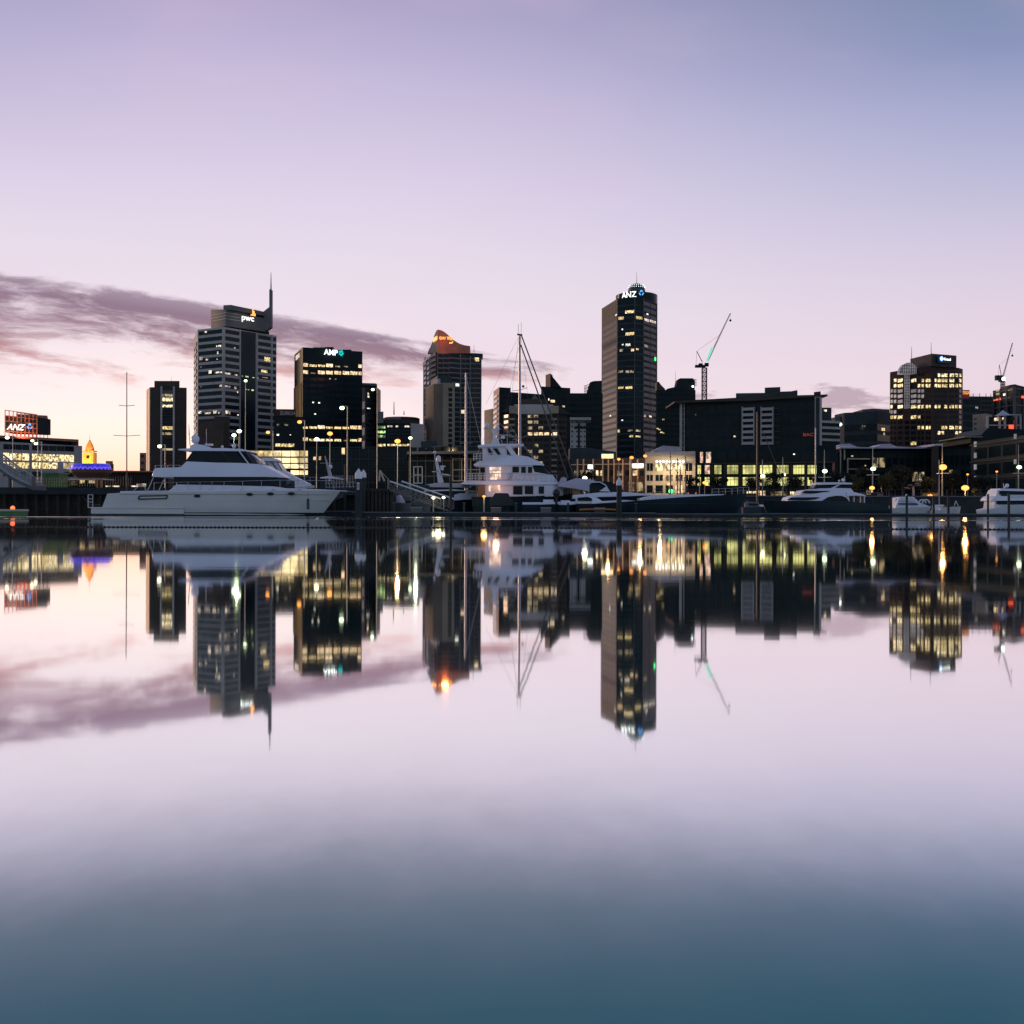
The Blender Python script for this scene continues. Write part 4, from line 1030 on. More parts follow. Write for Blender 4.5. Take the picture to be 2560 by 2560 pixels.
b = low_range('terminal_range', 'waterfront range with cream terrace frames and a pale roof', [(2095,252),(2178,252)], 1122, 2120, 6, 1)
w0 = len(b.w); b.w = []
for x0,x1,y0,y1 in ((2097,2100,1124,1200),(2107,2110,1124,1150),(2115,2118,1148,1200),(2115,2172,1146,1149),(2115,2172,1172,1174)): b.px_rect(x0,x1,y0,y1,'cream_wall',0,'terrace_frame',.8,.5)
b.px_rect(2127,2131,1139,1142,'lit_warm',0,'lit_window',.5); b.px_rect(2160,2163,1163,1166,'lit_warm',0,'lit_window',.5); b.finish()
low_range('terminal_range', 'middle pale-roofed waterfront range, plain dark front', [(2180,256),(2328,256)], 1122, 2200, 9, 2)
b = low_range('terminal_range', 'pale-roofed waterfront range with thin balcony posts, right of the orange lamp', [(2330,250),(2427,248)], 1116, 2350, 7, 3)
MB().prism([G(2330,249),G(2346,249),G(2346,248),G(2330,248)],3,b.z1).build('end_wall','brown_clad',b.root)
for x0 in (2115,2215):
    q = MB(); q.prof([(P(x,y,262).x,P(x,y,262).z) for x,y in ((x0-25,1117),(x0-8,1110),(x0+10,1109),(x0+30,1118))],262,270); tag(q.build('roof_vault','roof_white', loc=(P(x0,1116,262).x,262,P(x0,1116,262).z)), 'pale curved roof vault %s' % ('left of the brown tower over the terrace frames' if x0<2200 else 'at the foot of the brown lit tower'), 'roof vault', 'pale curved roof vaults')

# W viaduct apartments with lime lit windows
b = Bld('lit_apartments', 'dark waterfront building with two rows of lime-yellow lit windows', [(1737,245),(2090,235)], (1760,1118,244), 'black_clad', depth=18)
for (x0,x1) in ((1744,1752),(1762,1774),(1786,1803),(1818,1845),(1857,1888),(1900,1930),(1942,1971),(1983,2011),(2019,2041)):
    yk = 1163 if x0<2000 else 1163
    for y0,y1 in ((yk,yk+22),(1193,1214)):
        b.px_rect(x0,x1,y0,y1,'lit_lime' if not (x0<1775 and y0<1180) else ('lit_lime' if x0<1755 else 'lit_peach'))
        n = max(1,int((x1-x0)/7))
        for k in range(1,n): x = x0+(x1-x0)*k/n; b.px_rect(x-.4,x+.4,y0,y1,'dark_clad',0,'mullion',.15,.1)
        b.px_rect(x0,x1,y0+6,y0+7,'dark_clad',0,'mullion',.16,.1)
for x0,x1 in ((1750,1757),(1765,1777)): b.px_rect(x0,x1,1130,1157,'lit_peach')
for x0 in range(1795,2080,26): b.px_rect(x0,x0+21,1130,1152,'dark_glass')
b.px_rect(1983,1987,1134,1137,'lit_white',0,'lit_window',.2)
for x in (1741,1780,1812,1851,1894,1936,1977,2014,2060,2084): b.px_rect(x-3,x+3,1155,1240,'brown_dark' if x<2070 else 'copper_roof',0,'pier',.6,.6)
b.px_rect(1760,2085,1156,1159,'brown_clad',0,'cornice',.9,.5)
b.finish()
gf = MB()
# V white three storey building
b = Bld('white_warehouse', 'white three storey waterfront building with lit top windows', [(1612,218),(1738,215)], (1680,1138,217), 'cream_wall', depth=16)
for k,(x0,x1) in enumerate(((1617,1632),(1639,1657),(1664,1682),(1689,1706),(1713,1730))):
    b.px_rect(x0,x1,1158,1177,'lit_yellow' if 0<k<4 else 'dark_glass'); b.px_rect(x0,x1,1187,1202,'dark_glass' if k!=2 else 'lit_dim'); b.px_rect(x0,x1,1213,1232,'dark_glass' if k not in(3,) else 'lit_warm')
    for y in (1158,1187):
        b.px_rect((x0+x1)/2-.5,(x0+x1)/2+.5,y,y+18,'cream_wall',0,'mullion',.15,.1)
b.finish()
for k in range(9):
    q = P(1642+k*8.3,1154,214); MB().ball(q,.22,n=6,m=4).build('festoon_lamp','lamp_small' if 0 else 'lamp_cool',b.root)
ld = bpy.data.lights.new('festoon_glow','AREA'); ld.energy = 600; ld.color = (1,.75,.42); ld.shape='RECTANGLE'; ld.size = 5.5; ld.size_y=.3
lo = bpy.data.objects.new('festoon_glow', ld); S.collection.objects.link(lo); lo.location = P(1672,1151,213); lo.rotation_euler = (R(25),0,0)
MB().prism([G(1612,217.5),G(1738,214.5),G(1738,216),G(1612,219)],b.z1,b.z1+.6).build('parapet','light_stone',b.root)
# marquee roof behind
q = MB(); pp = [P(1632,1140,240),P(1632,1128,240),P(1658,1114,240),P(1700,1117,240),P(1706,1140,240)]
q.prof([(p.x,p.z) for p in pp],240,250); tag(q.build('marquee','tent',loc=(pp[0].x,240,pp[0].z)), 'pale faceted marquee roof behind the white waterfront building', 'marquee')
# V2 promenade restaurants
b = Bld('restaurant_range', 'low restaurant row with white posts and orange lit windows', [(1432,232),(1613,226)], (1540,1146,229), 'brown_clad', depth=12)
for x in (1447,1462,1486,1510,1524,1538,1560,1578,1597): b.px_rect(x-1,x+1,1148,1232,'cream_wall',0,'post',1.0,.4)
b.px_rect(1432,1611,1160,1162,'cream_wall',0,'rail',.95,.3)
for x0,x1,m in ((1436,1446,'lit_dim'),(1450,1458,'lit_warm'),(1465,1478,'lit_warm'),(1490,1496,'lit_warm'),(1500,1508,'lit_warm'),(1512,1522,'dark_glass'),(1526,1536,'dark_glass'),(1543,1556,'lit_dim'),(1563,1575,'dark_glass'),(1582,1595,'lit_warm'),(1600,1609,'dark_glass')): b.px_rect(x0,x1,1176,1189,m)
for x0 in (1440,1465,1490,1515,1543,1570,1592): b.px_rect(x0,x0+15,1205,1228,'dark_glass' if x0<1560 else 'lit_dim')
b.px_rect(1584,1612,1159,1171,'lamp_cool' if 0 else 'lit_white',0,'light_box',1.2,.4)
b.finish()
MB().prism([G(1503,233),G(1535,232),G(1535,242),G(1503,242)],b.z1,[Hh(1503,1137,233),Hh(1535,1133,232),Hh(1535,1133,232),Hh(1503,1137,233)]).build('attic_room','sign_panel_m' if 0 else 'beige_stone',b.root)
MB().box(P(1504,1157,231.8).x,P(1533,1157,231.8).x,231.6,231.9,P(1504,1157,231.8).z,P(1504,1135,231.8).z).build('attic_glazing','lit_gold',b.root)
bl = Bld('pitched_shed', 'blue-grey gabled roof behind the row of restaurants', [(1425,262),(1500,262)], (1460,1148,262), 'slate_clad', depth=12)
bl.finish(); MB().prof([(P(x,y,262).x,P(x,y,262).z) for x,y in ((1425,1148),(1425,1120),(1470,1119),(1540,1130),(1540,1148))],262,270).build('roof','slate_clad',bl.root)

# roof clutter on the taller blocks
def roof_bits(b, i, items, z=None):
    for nm,u_,w,h,dp in items:
        a,c = b.c[i],b.c[i+1]; p = a.lerp(c,u_)+Vector((0,dp)); zz = b.z1 if z is None else z
        q = MB()
        if nm == 'roof_plant': q.box(p.x-w/2,p.x+w/2,p.y,p.y+3,zz-.1,zz+h); q.build(nm,'dark_clad',b.root)
        else: q.tube((p.x,p.y,zz),(p.x,p.y,zz+h),.14,.05,5); q.build(nm,'dark_steel',b.root)
roof_bits(b2,1,[('roof_plant',.25,6,.9,3),('roof_plant',.42,4,1.4,2.5),('roof_plant',.7,5,.8,3),('antenna',.3,0,2.4,3)])
roof_bits(A,2,[('antenna',.5,0,6,6),('roof_plant',.2,3,1.0,4)])

ld = bpy.data.lights.new('billboard_fill','SPOT'); ld.energy = 9000; ld.color = (1,.30,.12); ld.spot_size = R(110); ld.shadow_soft_size = .5  # warm spot added to make the billboard panel and lattice glow
lo = bpy.data.objects.new('billboard_fill', ld); S.collection.objects.link(lo); lo.location = P(50,1082,379); lo.rotation_euler = (Vector(P(50,1040,389))-Vector(lo.location)).to_track_quat('-Z','Y').to_euler()

# ================================================================== WATERFRONT, left
def wbox(mb, x0, x1, y0, y1, D, dep):
    p = P(x0,y1,D); q = P(x1,y0,D); mb.box(p.x,q.x,D,D+dep,p.z,q.z); return mb
# wharf
wh = thing('wharf', 'dark timber wharf running behind the white catamaran', 'wharf', (-60,126,0))
MB().box(G(-300,126).x,G(975,126).x,126,150,2.2,2.95).build('deck','concrete_dark',wh)
MB().box(G(-300,126).x,G(970,126).x,127.0,127.6,-1,2.19).build('shade_sheet','wood_dark',wh)  # dark sheet added as shade behind the piles, closing the pale gaps
for k in range(46):
    x = G(-260,126).x+k*1.16; MB().tube((x,126.5,-1.5),(x,126.5,2.2),.19,None,8).build('pile','wood_dark',wh)
MB().box(G(-300,126).x,G(975,126).x,140,150,-1,2.2).build('sea_wall','concrete_dark',wh)
rl = MB(); 
for k in range(40):
    p = P(78+k*6.4,1216,127); rl.tube(p, (p.x,p.y,p.z+1.05), .022, None, 4)
for h in (.35,.7,1.05): 
    a = P(78,1216,127); c = P(328,1216,127); rl.tube((a.x,a.y,a.z+h),(c.x,c.y,a.z+h),.02,None,4)
tag(rl.build('wharf_railing','dark_steel',loc=(P(78,1216,127).x,127,2.95)), 'thin dark railing along the wharf edge in front of the blue-lit pavilion', 'railing')

# footbridge ramp at the left edge
fb = thing('footbridge', 'white arched footbridge ramp descending at the left edge', 'footbridge', (G(40,120).x,120,2.9))
top_ = [(-60,1085),(-30,1105),(0,1131),(16,1143),(33,1157),(50,1170),(68,1181),(83,1190)]
bot_ = [(-60,1135),(-30,1152),(0,1168),(16,1180),(33,1191),(50,1200),(68,1208),(83,1214)]
for D_,nm in ((120,'truss'),(123.4,'truss')):
    q = MB()
    q.path([P(x,y,D_) for x,y in top_],.09); q.path([P(x,y,D_) for x,y in bot_],.11)
    for (a,b_) in zip(top_,bot_): q.tube(P(*a,D_),P(*b_,D_),.06)
    for f_ in (.2,.4,.6,.8): q.path([P(x0+(x1-x0)*f_,y0+(y1-y0)*f_,D_) for (x0,y0),(x1,y1) in zip(top_,bot_)],.035,4)
    for i in range(len(top_)-1):
        for s_ in range(4):
            f_ = s_/4; a0 = [top_[i][k]+(top_[i+1][k]-top_[i][k])*f_ for k in (0,1)]; b0 = [bot_[i][k]+(bot_[i+1][k]-bot_[i][k])*f_ for k in (0,1)]
            q.tube(P(*a0,D_),P(*b0,D_),.022,None,4)
    q.build(nm,'light_stone',fb)
q = MB()
for i in range(len(bot_)-1):
    a = P(*bot_[i],120); c = P(*bot_[i+1],120)
    q.prof([(a.x,a.z-.45),(c.x,c.z-.45),(c.x,c.z),(a.x,a.z)],120,123.4)
q.build('deck','mid_stone',fb)
q = MB(); wbox(q,79,83,1190,1218,119.8,.6); wbox(q,20,24,1192,1218,120,.5); q.build('post','mid_stone',fb)

# pavilion with blue LED band
D = 148
pv = thing('pavilion', 'small pavilion with an oval blue-lit roof band and orange posts', 'pavilion', (G(203,D).x,D,2.7))
cx = G(206,D).x; c2 = (cx,D+3.2)
q = MB(); rx = 53*D/F
n = 28; vs = []
def ov(rr, z, k=.75): return [(cx+rr*math.cos(2*math.pi*i/n), D+3+rr*k*math.sin(2*math.pi*i/n), z) for i in range(n)]
q.loft([ov(rx*.62,Hh(206,1194,D)),ov(rx*.98,Hh(206,1180,D)),ov(rx,Hh(206,1172,D))]); q.build('bowl_roof','rust_steel',pv)
q = MB(); q.loft([ov(rx*.93,Hh(206,1175.8,D)),ov(rx*.96,Hh(206,1172,D)),ov(rx*.9,Hh(206,1160,D)),ov(rx*.8,Hh(206,1157,D))]); q.build('light_band','led_blue',pv)
sc_ = MB()
for i in range(15,27):
    a = 2*math.pi*i/n; p = Vector((cx+rx*.99*math.cos(a), D+3+rx*.74*math.sin(a), Hh(206,1171.5,D)))
    prev = None
    for k in range(9):
        b_ = R(200*k/8-10); w_ = p+Vector((math.cos(b_)*.24,-.06,math.sin(b_)*.26))
        if prev is not None: sc_.tube(prev,w_,.035,None,4)
        prev = w_
sc_.build('scroll_lights','led_violet',pv)
q = MB(); wbox(q,147,255,1196,1199,D,4.6); q.build('eaves','cream_wall',pv)
for x in (147,240,250): q = MB(); wbox(q,x,x+4,1197,1228,D-.3,.3); q.build('post','orange_post',pv)
q = MB(); wbox(q,155,240,1199,1228,D+.6,3.6); q.build('glazed_room','dark_glass',pv)
for x0,x1,y0,y1,m in ((155,168,1200,1212,'lit_dim'),(198,212,1200,1209,'lit_yellow'),(176,191,1203,1212,'lit_dim'),(222,238,1200,1208,'lit_dim'),(157,240,1197.5,1199.5,'lit_pale')):
    q = MB(); wbox(q,x0,x1,y0,y1,D+.5,.08); q.build('lit_window',m,pv)
q = MB(); wbox(q,144,152,1154,1184,D+4,1); q.build('light_tower','light_stone',pv)
# green shed
q = thing('storage_shed', 'green metal storage shed beside the pavilion', 'shed', (G(127,142).x,142,2.7))
s_ = MB(); wbox(s_,107,147,1183,1225,142,3); s_.build('body','green_box',q)
s_ = MB(); wbox(s_,107,116,1184,1222,141.9,.1); s_.build('door','lit_green' if 0 else 'green_box',q)
s_ = MB(); wbox(s_,105,148,1181,1183,141.8,3.4); s_.build('roof','pole_grey',q)
# long brown shed
q = thing('wharf_shed', 'long low red-brown corrugated shed right of the pavilion', 'shed', (G(310,200).x,200,2.7))
s_ = MB(); wbox(s_,244,420,1180,1240,200,10); s_.build('wall','red_stone',q)
s_ = MB()
for k in range(30): wbox(s_,246+k*6,248.2+k*6,1184,1240,199.7,.3)
s_.build('rib','brown_dark',q)
s_ = MB(); wbox(s_,242,422,1177,1180,199,12); s_.build('roof','copper_roof',q)
for x0,x1 in ((264,274),(281,295),(328,340),(341,362)):
    s_ = MB(); wbox(s_,x0,x1,1214 if x0<340 else 1209,1217,150,.5); tag(s_.build('light_strip','lit_pale',loc=(P(x0,1217,150).x,150,2.95)), {264:'short pale light strip, leftmost under the brown shed',281:'short pale light strip, second from the left under the brown shed',328:'short pale light strip just left of the pale lit box',341:'pale lit box on the wharf behind the catamaran stern'}[x0], 'light')
# lit float with a red lamp, cut by the left edge
q = thing('marker_float', 'green-lit float with a small red lamp at the left edge', 'float', (G(10,100).x,100,0))
s_ = MB(); s_.box(G(-40,98).x,G(33,98).x,98,101,-.1,.38); s_.build('deck','green_box',q)  # greenish light on the float put into the deck colour
s_ = MB(); s_.box(G(-40,97.9).x,G(34,97.9).x,97.9,101,.38,.56); s_.build('rim','lit_green' if 0 else 'cream_wall',q)
s_ = MB(); p = P(24,1276,98); s_.lathe((p.x,98.6),[(.18,.56),(.18,.72),(.12,.80),(.02,.84)],10); s_.build('lamp','lamp_red',q)

# ================================================================== BOATS
def cab(par, name, m, Dc, st, tum=.12, r=.14):
    """superstructure piece lofted along its length; st = (px, y_top, y_bottom, half width)"""
    secs = []
    for px,yt,yb,w in st:
        Dn = Dc-w; x = (px-1280)*Dn/F; zt = P(px,yt,Dn).z; zb = P(px,yb,Dn).z
        rr = min(r, (zt-zb)*.35); w2 = max(.02, w-tum*(zt-zb)); w3 = max(.01, w2-rr)
        secs.append([(x,Dc-w,zb),(x,Dc-w2,zt-rr),(x,Dc-w3,zt),(x,Dc+w3,zt),(x,Dc+w2,zt-rr),(x,Dc+w,zb)])
    return MB().loft(secs).build(name, m, par, smooth=40)
def hullf(par, name, m, Dc, st, zk=-.5, z_lo=None, z_hi=None, eps=0.0):
    """st = (px deck, y deck, px keel, half beam deck, half beam waterline); z_lo..z_hi cuts a stripe"""
    secs = []
    for px,yd,pk,wd,ww in st:
        Dn = Dc-wd; zd = P(px,yd,Dn).z; xd = (px-1280)*Dn/F; xk = (pk-1280)*Dn/F
        zs = [zd, zd*.75, zd*.45, .12, -.15, zk]
        def W(z):
            f_ = max(0, min(1, z/zd)); return (ww+(wd-ww)*(f_**.8) if z >= 0 else ww*(1+z/abs(zk)*.55))+eps
        if z_lo is not None:
            zs = [z_hi if z_hi is not None else zd, (z_hi or zd)*.5+z_lo*.5, z_lo]
        X = lambda z: xk+(xd-xk)*max(0,min(1,(z+.3)/(zd+.3)))
        a = [(X(z),Dc-W(z),z) for z in zs]; b_ = [(X(z),Dc+W(z),z) for z in reversed(zs)]
        secs.append(a+b_)
    return MB().loft(secs).build(name, m, par, smooth=40)
def rail(par, pts, D, h, n, r=.02, name='railing', m='steel', mids=(1.0,)):
    q = MB(); w = [P(x,y,D) for x,y in pts]
    for k in mids: q.path([p+Vector((0,0,h*k)) for p in w], r, 4)
    L = len(w)-1
    for i in range(n+1):
        f_ = i/n*L; j = min(int(f_), L-1); p = w[j].lerp(w[j+1], f_-j); q.tube(p, p+Vector((0,0,h)), r, None, 4)
    return q.build(name, m, par)
def bx(par, name, m, x0, x1, y0, y1, D, dep):
    return wbox(MB(), x0, x1, y0, y1, D, dep).build(name, m, par, smooth=0)
def poly(par, name, m, pts, D, dep):
    return MB().prof([(P(x,y,D).x,P(x,y,D).z) for x,y in pts], D, D+dep).build(name, m, par, smooth=0)
def dome(par, px, py, rpx, D, name='radar_dome', m='white_super', st=1.15):
    p = P(px,py,D); r = rpx*D/F; return MB().ball(p, r, r, r*st, 12, 8).build(name, m, par)

# --- the big white catamaran
Dc = 116.3
ct = thing('catamaran', 'big white power catamaran moored broadside on the left', 'catamaran', (G(540,Dc).x, Dc, 0))
H1 = [(268,1234,244,1.15,1.0),(300,1232,300,1.25,1.1),(420,1230.5,420,1.3,1.15),(560,1228.5,560,1.3,1.1),(700,1227,690,1.2,.85),(780,1226.5,750,.95,.5),(830,1226.5,784,.55,.2),(852,1226.5,797,.08,.04)]
hullf(ct,'hull','grey_hull',113.3,H1)
hullf(ct,'hull','grey_hull',119.4,H1)
for Dh in (113.3,119.4):
    hullf(ct,'boot_stripe','boot_stripe',Dh,H1,z_lo=-.4,z_hi=.30,eps=.012)
    hullf(ct,'rub_rail','white_paint',Dh,[(s[0],s[1]+(0 if 0 else 0),s[0]-(s[0]-s[2])*.3 if s[0]>800 else s[2],s[3],s[4]) for s in H1[1:-1]],z_lo=1.50,z_hi=1.53,eps=.02)
    # lower step aft
    q = MB(); a = (228-1280)*112.1/F; b_ = (460-1280)*112.1/F
    q.prof([(a,-.3),(b_,-.3),(b_,.70),(a,.72)],Dh-1.27,Dh+1.27); q.build('stern_step','grey_hull',ct)
    q = MB(); q.box(a-.25,b_,Dh-1.36,Dh+1.3,.72,.79); q.build('fender_strip','white_paint',ct)
    q = MB(); q.box(a-.02,b_,Dh-1.29,Dh+1.29,-.35,.16); q.build('boot_stripe','boot_stripe',ct)
# bridge deck joining the hulls
cab(ct,'bridge_deck','white_paint',Dc,[(275,1233.5,1262,3.6),(400,1230,1262,3.8),(700,1227,1262,3.8),(800,1226,1250,3.5),(835,1226,1242,3.1)],tum=0,r=.05)
cab(ct,'foredeck','white_super',Dc,[(440,1226,1231,4.1),(560,1223,1229,4.1),(690,1220,1228,4.0),(770,1222,1227.5,3.7),(838,1225,1227.5,3.3),(868,1227,1228.5,2.9)],tum=0,r=.05)
# portholes and the framed hull window
for x,y in ((493,1240),(624,1236),(676,1234.6),(728,1234.2)):
    p = P(x,y,112.02); q = MB(); k = 14
    vs = [(p.x+.32*math.cos(2*math.pi*i/k),111.97,p.z+.15*math.sin(2*math.pi*i/k)) for i in range(k)]+[(p.x+.32*math.cos(2*math.pi*i/k),112.2,p.z+.15*math.sin(2*math.pi*i/k)) for i in range(k)]
    q.add(vs,[tuple(range(k)),tuple(range(2*k-1,k-1,-1))]+[((i+1)%k,i,k+i,k+(i+1)%k) for i in range(k)]); q.build('porthole','boat_glass',ct)
q = MB(); ws = [P(x,y,111.98) for x,y in ((348,1240),(419,1239),(416,1246.5),(346,1248))]
for i in range(4): q.tube(ws[i],ws[(i+1)%4],.055,None,4)
q.build('hull_window','boat_glass',ct)
# saloon: white base with a raked dark glass band, open cockpit aft
cab(ct,'saloon','white_super',Dc,[(418,1229,1231,3.45),(428,1222,1230,3.5),(440,1211,1230,3.5),(560,1213,1229,3.5),(680,1216,1228,3.3),(700,1218,1228,2.9),(722,1222,1228,2.2)],tum=.05,r=.02)
cab(ct,'saloon_glass','boat_glass',Dc,[(434,1192,1224,3.40),(445,1191,1212,3.44),(560,1191,1214,3.44),(660,1192,1216,3.3),(694,1193,1217.5,2.9),(716,1200,1221,2.2)],tum=.05,r=.02)
for x0,x1,y0 in ((384,368,1193),(413,396,1193),(441,429,1198)): 
    MB().tube(P(x0,y0,113),P(x1,1229,113),.05).build('strut','steel',ct)
cab(ct,'upper_deck','white_super',Dc,[(380,1184,1191.5,3.5),(384,1170,1192,3.7),(400,1169,1192,3.8),(448,1168,1192,3.8),(463,1153,1192,3.8),(535,1156,1192,3.8),(600,1157,1192,3.7),(645,1160,1192,3.4),(660,1168,1192,3.1),(685,1180,1193,2.7),(706,1192,1194,2.2)],tum=.16,r=.2)
cab(ct,'wheelhouse_glass','boat_glass',Dc,[(465,1150,1155,2.9),(472,1140,1156,3.0),(481,1127,1156,3.0),(560,1126,1158,3.0),(612,1128,1160,2.8),(630,1142,1161,2.5),(644,1158,1162,2.1)],tum=.06,r=.02)
for x0,x1 in ((552,580),(598,622),(613,636)):
    MB().tube(P(x0,1128,113.3),P(x1,1160,113.3),.07).build('pillar','white_super' if x0==598 else 'boot_stripe',ct)
cab(ct,'hardtop','white_super',Dc,[(445,1122.5,1125,2.6),(470,1120.5,1127,3.1),(560,1120,1127.5,3.1),(604,1122.5,1128,2.9),(618,1127,1129,2.4)],tum=.2,r=.08)
cab(ct,'radar_arch','white_super',Dc,[(474,1114,1121,.8),(484,1109,1121,.9),(505,1112,1121,.8),(523,1119,1121,.6)],tum=.3,r=.08)
dome(ct,488,1098,10.5,Dc,st=1.1); dome(ct,585,1115,5,Dc); dome(ct,556,1117,3.5,Dc)
bx(ct,'radar_housing','white_super',512,529,1109,1114,Dc-.3,.6)
MB().tube(P(475,1114,Dc),P(472,1060,Dc),.04,.02).build('aerial','dark_steel',ct)
for x,y0,y1 in ((472,1088,1060),(491,1088,1074),(516,1110,1072)): MB().tube(P(x,y0,Dc-.6),P(x,y1,Dc-.6),.03,.015,4).build('aerial','steel',ct)
rail(ct,[(385,1229),(470,1227),(560,1226),(700,1222),(835,1224)],112.6,.85,12,r=.022,name='deck_railing')
rail(ct,[(388,1169),(450,1168)],113.2,.2,4,name='upper_railing')
for dh in (113.3,119.4): hullf(ct,'sheer_line','boot_stripe',dh,[s_ for s_ in H1[1:-1]],z_lo=2.02,z_hi=2.05,eps=.015)
for x in (520,600,680,745): MB().tube(P(x,1224,112.25),P(x+7,1224,112.25),.05).build('cleat','steel',ct)
for x in (300,440,770): 
    q = MB(); p = P(x,1240,111.75); q.tube((p.x,p.y,.75),(p.x,p.y,1.55),.14,None,10); q.ball((p.x,p.y,.75),.14,n=8,m=4); q.ball((p.x,p.y,1.55),.14,n=8,m=4); q.tube((p.x,p.y,1.6),P(x,1231,112),.015,None,4)
    if x == 770: q.build('fender','navy_hull',ct)
for x0,x1,y0,y1 in ((398,430,1173,1174),(470,640,1170,1171),(540,700,1184,1184.8)): bx(ct,'seam','mid_stone',x0,x1,y0,y1,Dc-3.66,.04) if 0 else None
q = MB(); q.path([P(852,1227,113.3),P(872,1236,113),P(893,1238,112)],.02,4); q.path([P(250,1262,112.6),P(225,1262,118),P(205,1240,125)],.02,4); q.build('mooring_line','rope',ct)
# boarding ladder and cockpit rail
q = MB()
for x in (220.5,231.5): q.tube(P(x,1268,112.6),P(x+ (0 if x<225 else .5),1237,112.6),.045,None,5)
for y in (1237,1247,1255): q.tube(P(220.5,y,112.6),P(231.5,y,112.6),.035,None,5)
q.build('boarding_ladder','steel',ct)
q = MB(); q.path([P(x,y,113) for x,y in ((330,1230),(350,1213),(362,1211),(364,1230))],.035); q.build('stern_rail','steel',ct)
cab(ct,'cockpit_seat','white_super',Dc,[(300,1228,1234,3),(420,1226,1232,3)],tum=.1)

# --- cruiser beyond the catamaran
Dc = 127
mc = thing('motor_cruiser', 'white cruiser with raked windscreen moored behind the catamaran bow', 'motor boat', (G(690,Dc).x,Dc,0))
hullf(mc,'hull','white_paint',Dc,[(600,1226,610,2,1.7),(700,1222,700,2,1.6),(760,1216,750,1.3,.8),(786,1213,770,.1,.05)])
cab(mc,'cabin','white_super',Dc,[(600,1175,1225,1.7),(650,1175,1224,1.8),(708,1177,1222,1.7),(730,1190,1220,1.4),(775,1211,1217,.7)],tum=.12)
cab(mc,'windscreen','clear_panel',Dc,[(640,1152,1177,1.5),(655,1152,1177,1.6),(690,1154,1177,1.5),(706,1176,1178,1.3)],tum=.1,r=.02)
for x0,x1 in ((661,679),(678,695),(692,706)): MB().tube(P(x0,1153,Dc-1.6),P(x1,1177,Dc-1.5),.05).build('pillar','boot_stripe',mc)
cab(mc,'hardtop','white_super',Dc,[(625,1147,1151,1.4),(640,1144,1152,1.8),(680,1144.5,1153,1.8),(694,1151,1154,1.3)],tum=.2,r=.08)
rail(mc,[(715,1208),(790,1212)],Dc-1.2,.8,5)

# --- boat with radar mast and cluttered rails
Dc = 134
fbt = thing('work_boat', 'small boat with a radar mast and cluttered rails behind the catamaran bow', 'boat', (G(830,Dc).x,Dc,0))
hullf(fbt,'hull','navy_hull',Dc,[(770,1232,775,1.8,1.5),(850,1230,850,1.8,1.5),(905,1226,895,.2,.1)])
cab(fbt,'cabin','canvas_dark',Dc,[(800,1203,1231,1.3),(860,1203,1231,1.3),(872,1215,1231,1.2)],tum=.1)
cab(fbt,'roof','white_super',Dc,[(800,1193,1196,.6),(822,1190,1196,1.3),(857,1196,1199,.8)],tum=.2)
MB().tube(P(826,1191,Dc),P(812,1140,Dc),.24,.07).build('mast','mast_alu',fbt)
dome(fbt,826,1167,5,Dc); q = MB().tube(P(800,1158,Dc),P(830,1158,Dc),.05); q.build('crosstree','mast_alu',fbt)
rail(fbt,[(815,1212),(895,1212)],Dc-1.8,1.0,12,mids=(1,.7,.4)); rail(fbt,[(815,1228),(900,1226)],Dc-1.9,.9,10,m='white_paint',mids=(1,.5))

# --- slim sailing masts on the left
def sailboat(label, px, ytop, D, hull, r=.11, spreaders=(), stays=(), hullm='white_paint', m='mast_alu', name='sailing_yacht', tilt=0, ybase=1235):
    s_ = thing(name, label, 'sailing boat', (G(px,D).x,D,0), 'sailing boats')
    x0,x1,yd = hull; yd = max(yd, HY+(CZ-1.15)*F/D)
    L = x1-x0
    hullf(s_,'hull',hullm,D,[(x0,yd+1,x0+6,1.1,.8),(x0+L*.3,yd,x0+L*.3,1.6,1.2),(x0+L*.7,yd,x0+L*.68,1.3,.8),(x1,yd-1,x1-L*.08,.06,.03)])
    cab(s_,'coachroof','white_super',D,[(x0+L*.3,yd-5,yd,.9),(x0+L*.6,yd-5,yd,.8),(x0+L*.7,yd-1,yd,.5)])
    MB().tube(P(px,max(ybase,yd-1),D),P(px+tilt,ytop,D),r,r*.6,8).build('mast',m,s_)
    q = MB()
    for y,w,dz in spreaders: q.path([P(px-w,y-1+dz,D),P(px,y+1,D),P(px+w,y-1-dz,D)],.03,4)
    if spreaders: q.build('spreader',m,s_)
    q = MB()
    for (xa,ya,xb,yb,rr) in stays: q.tube(P(xa,ya,D),P(xb,yb,D),rr,None,4)
    if stays: q.build('rigging','rope',s_)
    return s_
sailboat('slender mast with two spreaders standing alone behind the catamaran stern', 317, 930, 124, (270,380,1232), r=.075, spreaders=((1014,20,0),(1089,34,0)), m='mast_dark')
big = sailboat('sloop with the tallest mast, twin furled forestays and a satellite-domed yacht before it', 1300, 838, 136, (1240,1450,1228), r=.20, spreaders=((974,19,4),(1095,20,6)), ybase=1230,
   stays=((1297,842,1262,1130,.012),(1296,842,1215,1010,.012),(1302,842,1320,1000,.010),(1304,840,1436,1192,.075),(1302,862,1420,1195,.075),(1296,870,1250,1100,.01)), tilt=-1)
q = MB(); q.tube(P(1293,836,136),P(1306,838,136),.12); q.tube(P(1296,836,136),P(1296,810,136),.02,None,4); q.tube(P(1303,836,136),P(1303,806,136),.02,None,4); q.ball(P(1308,966,136),.16); q.build('masthead','mast_dark',big)
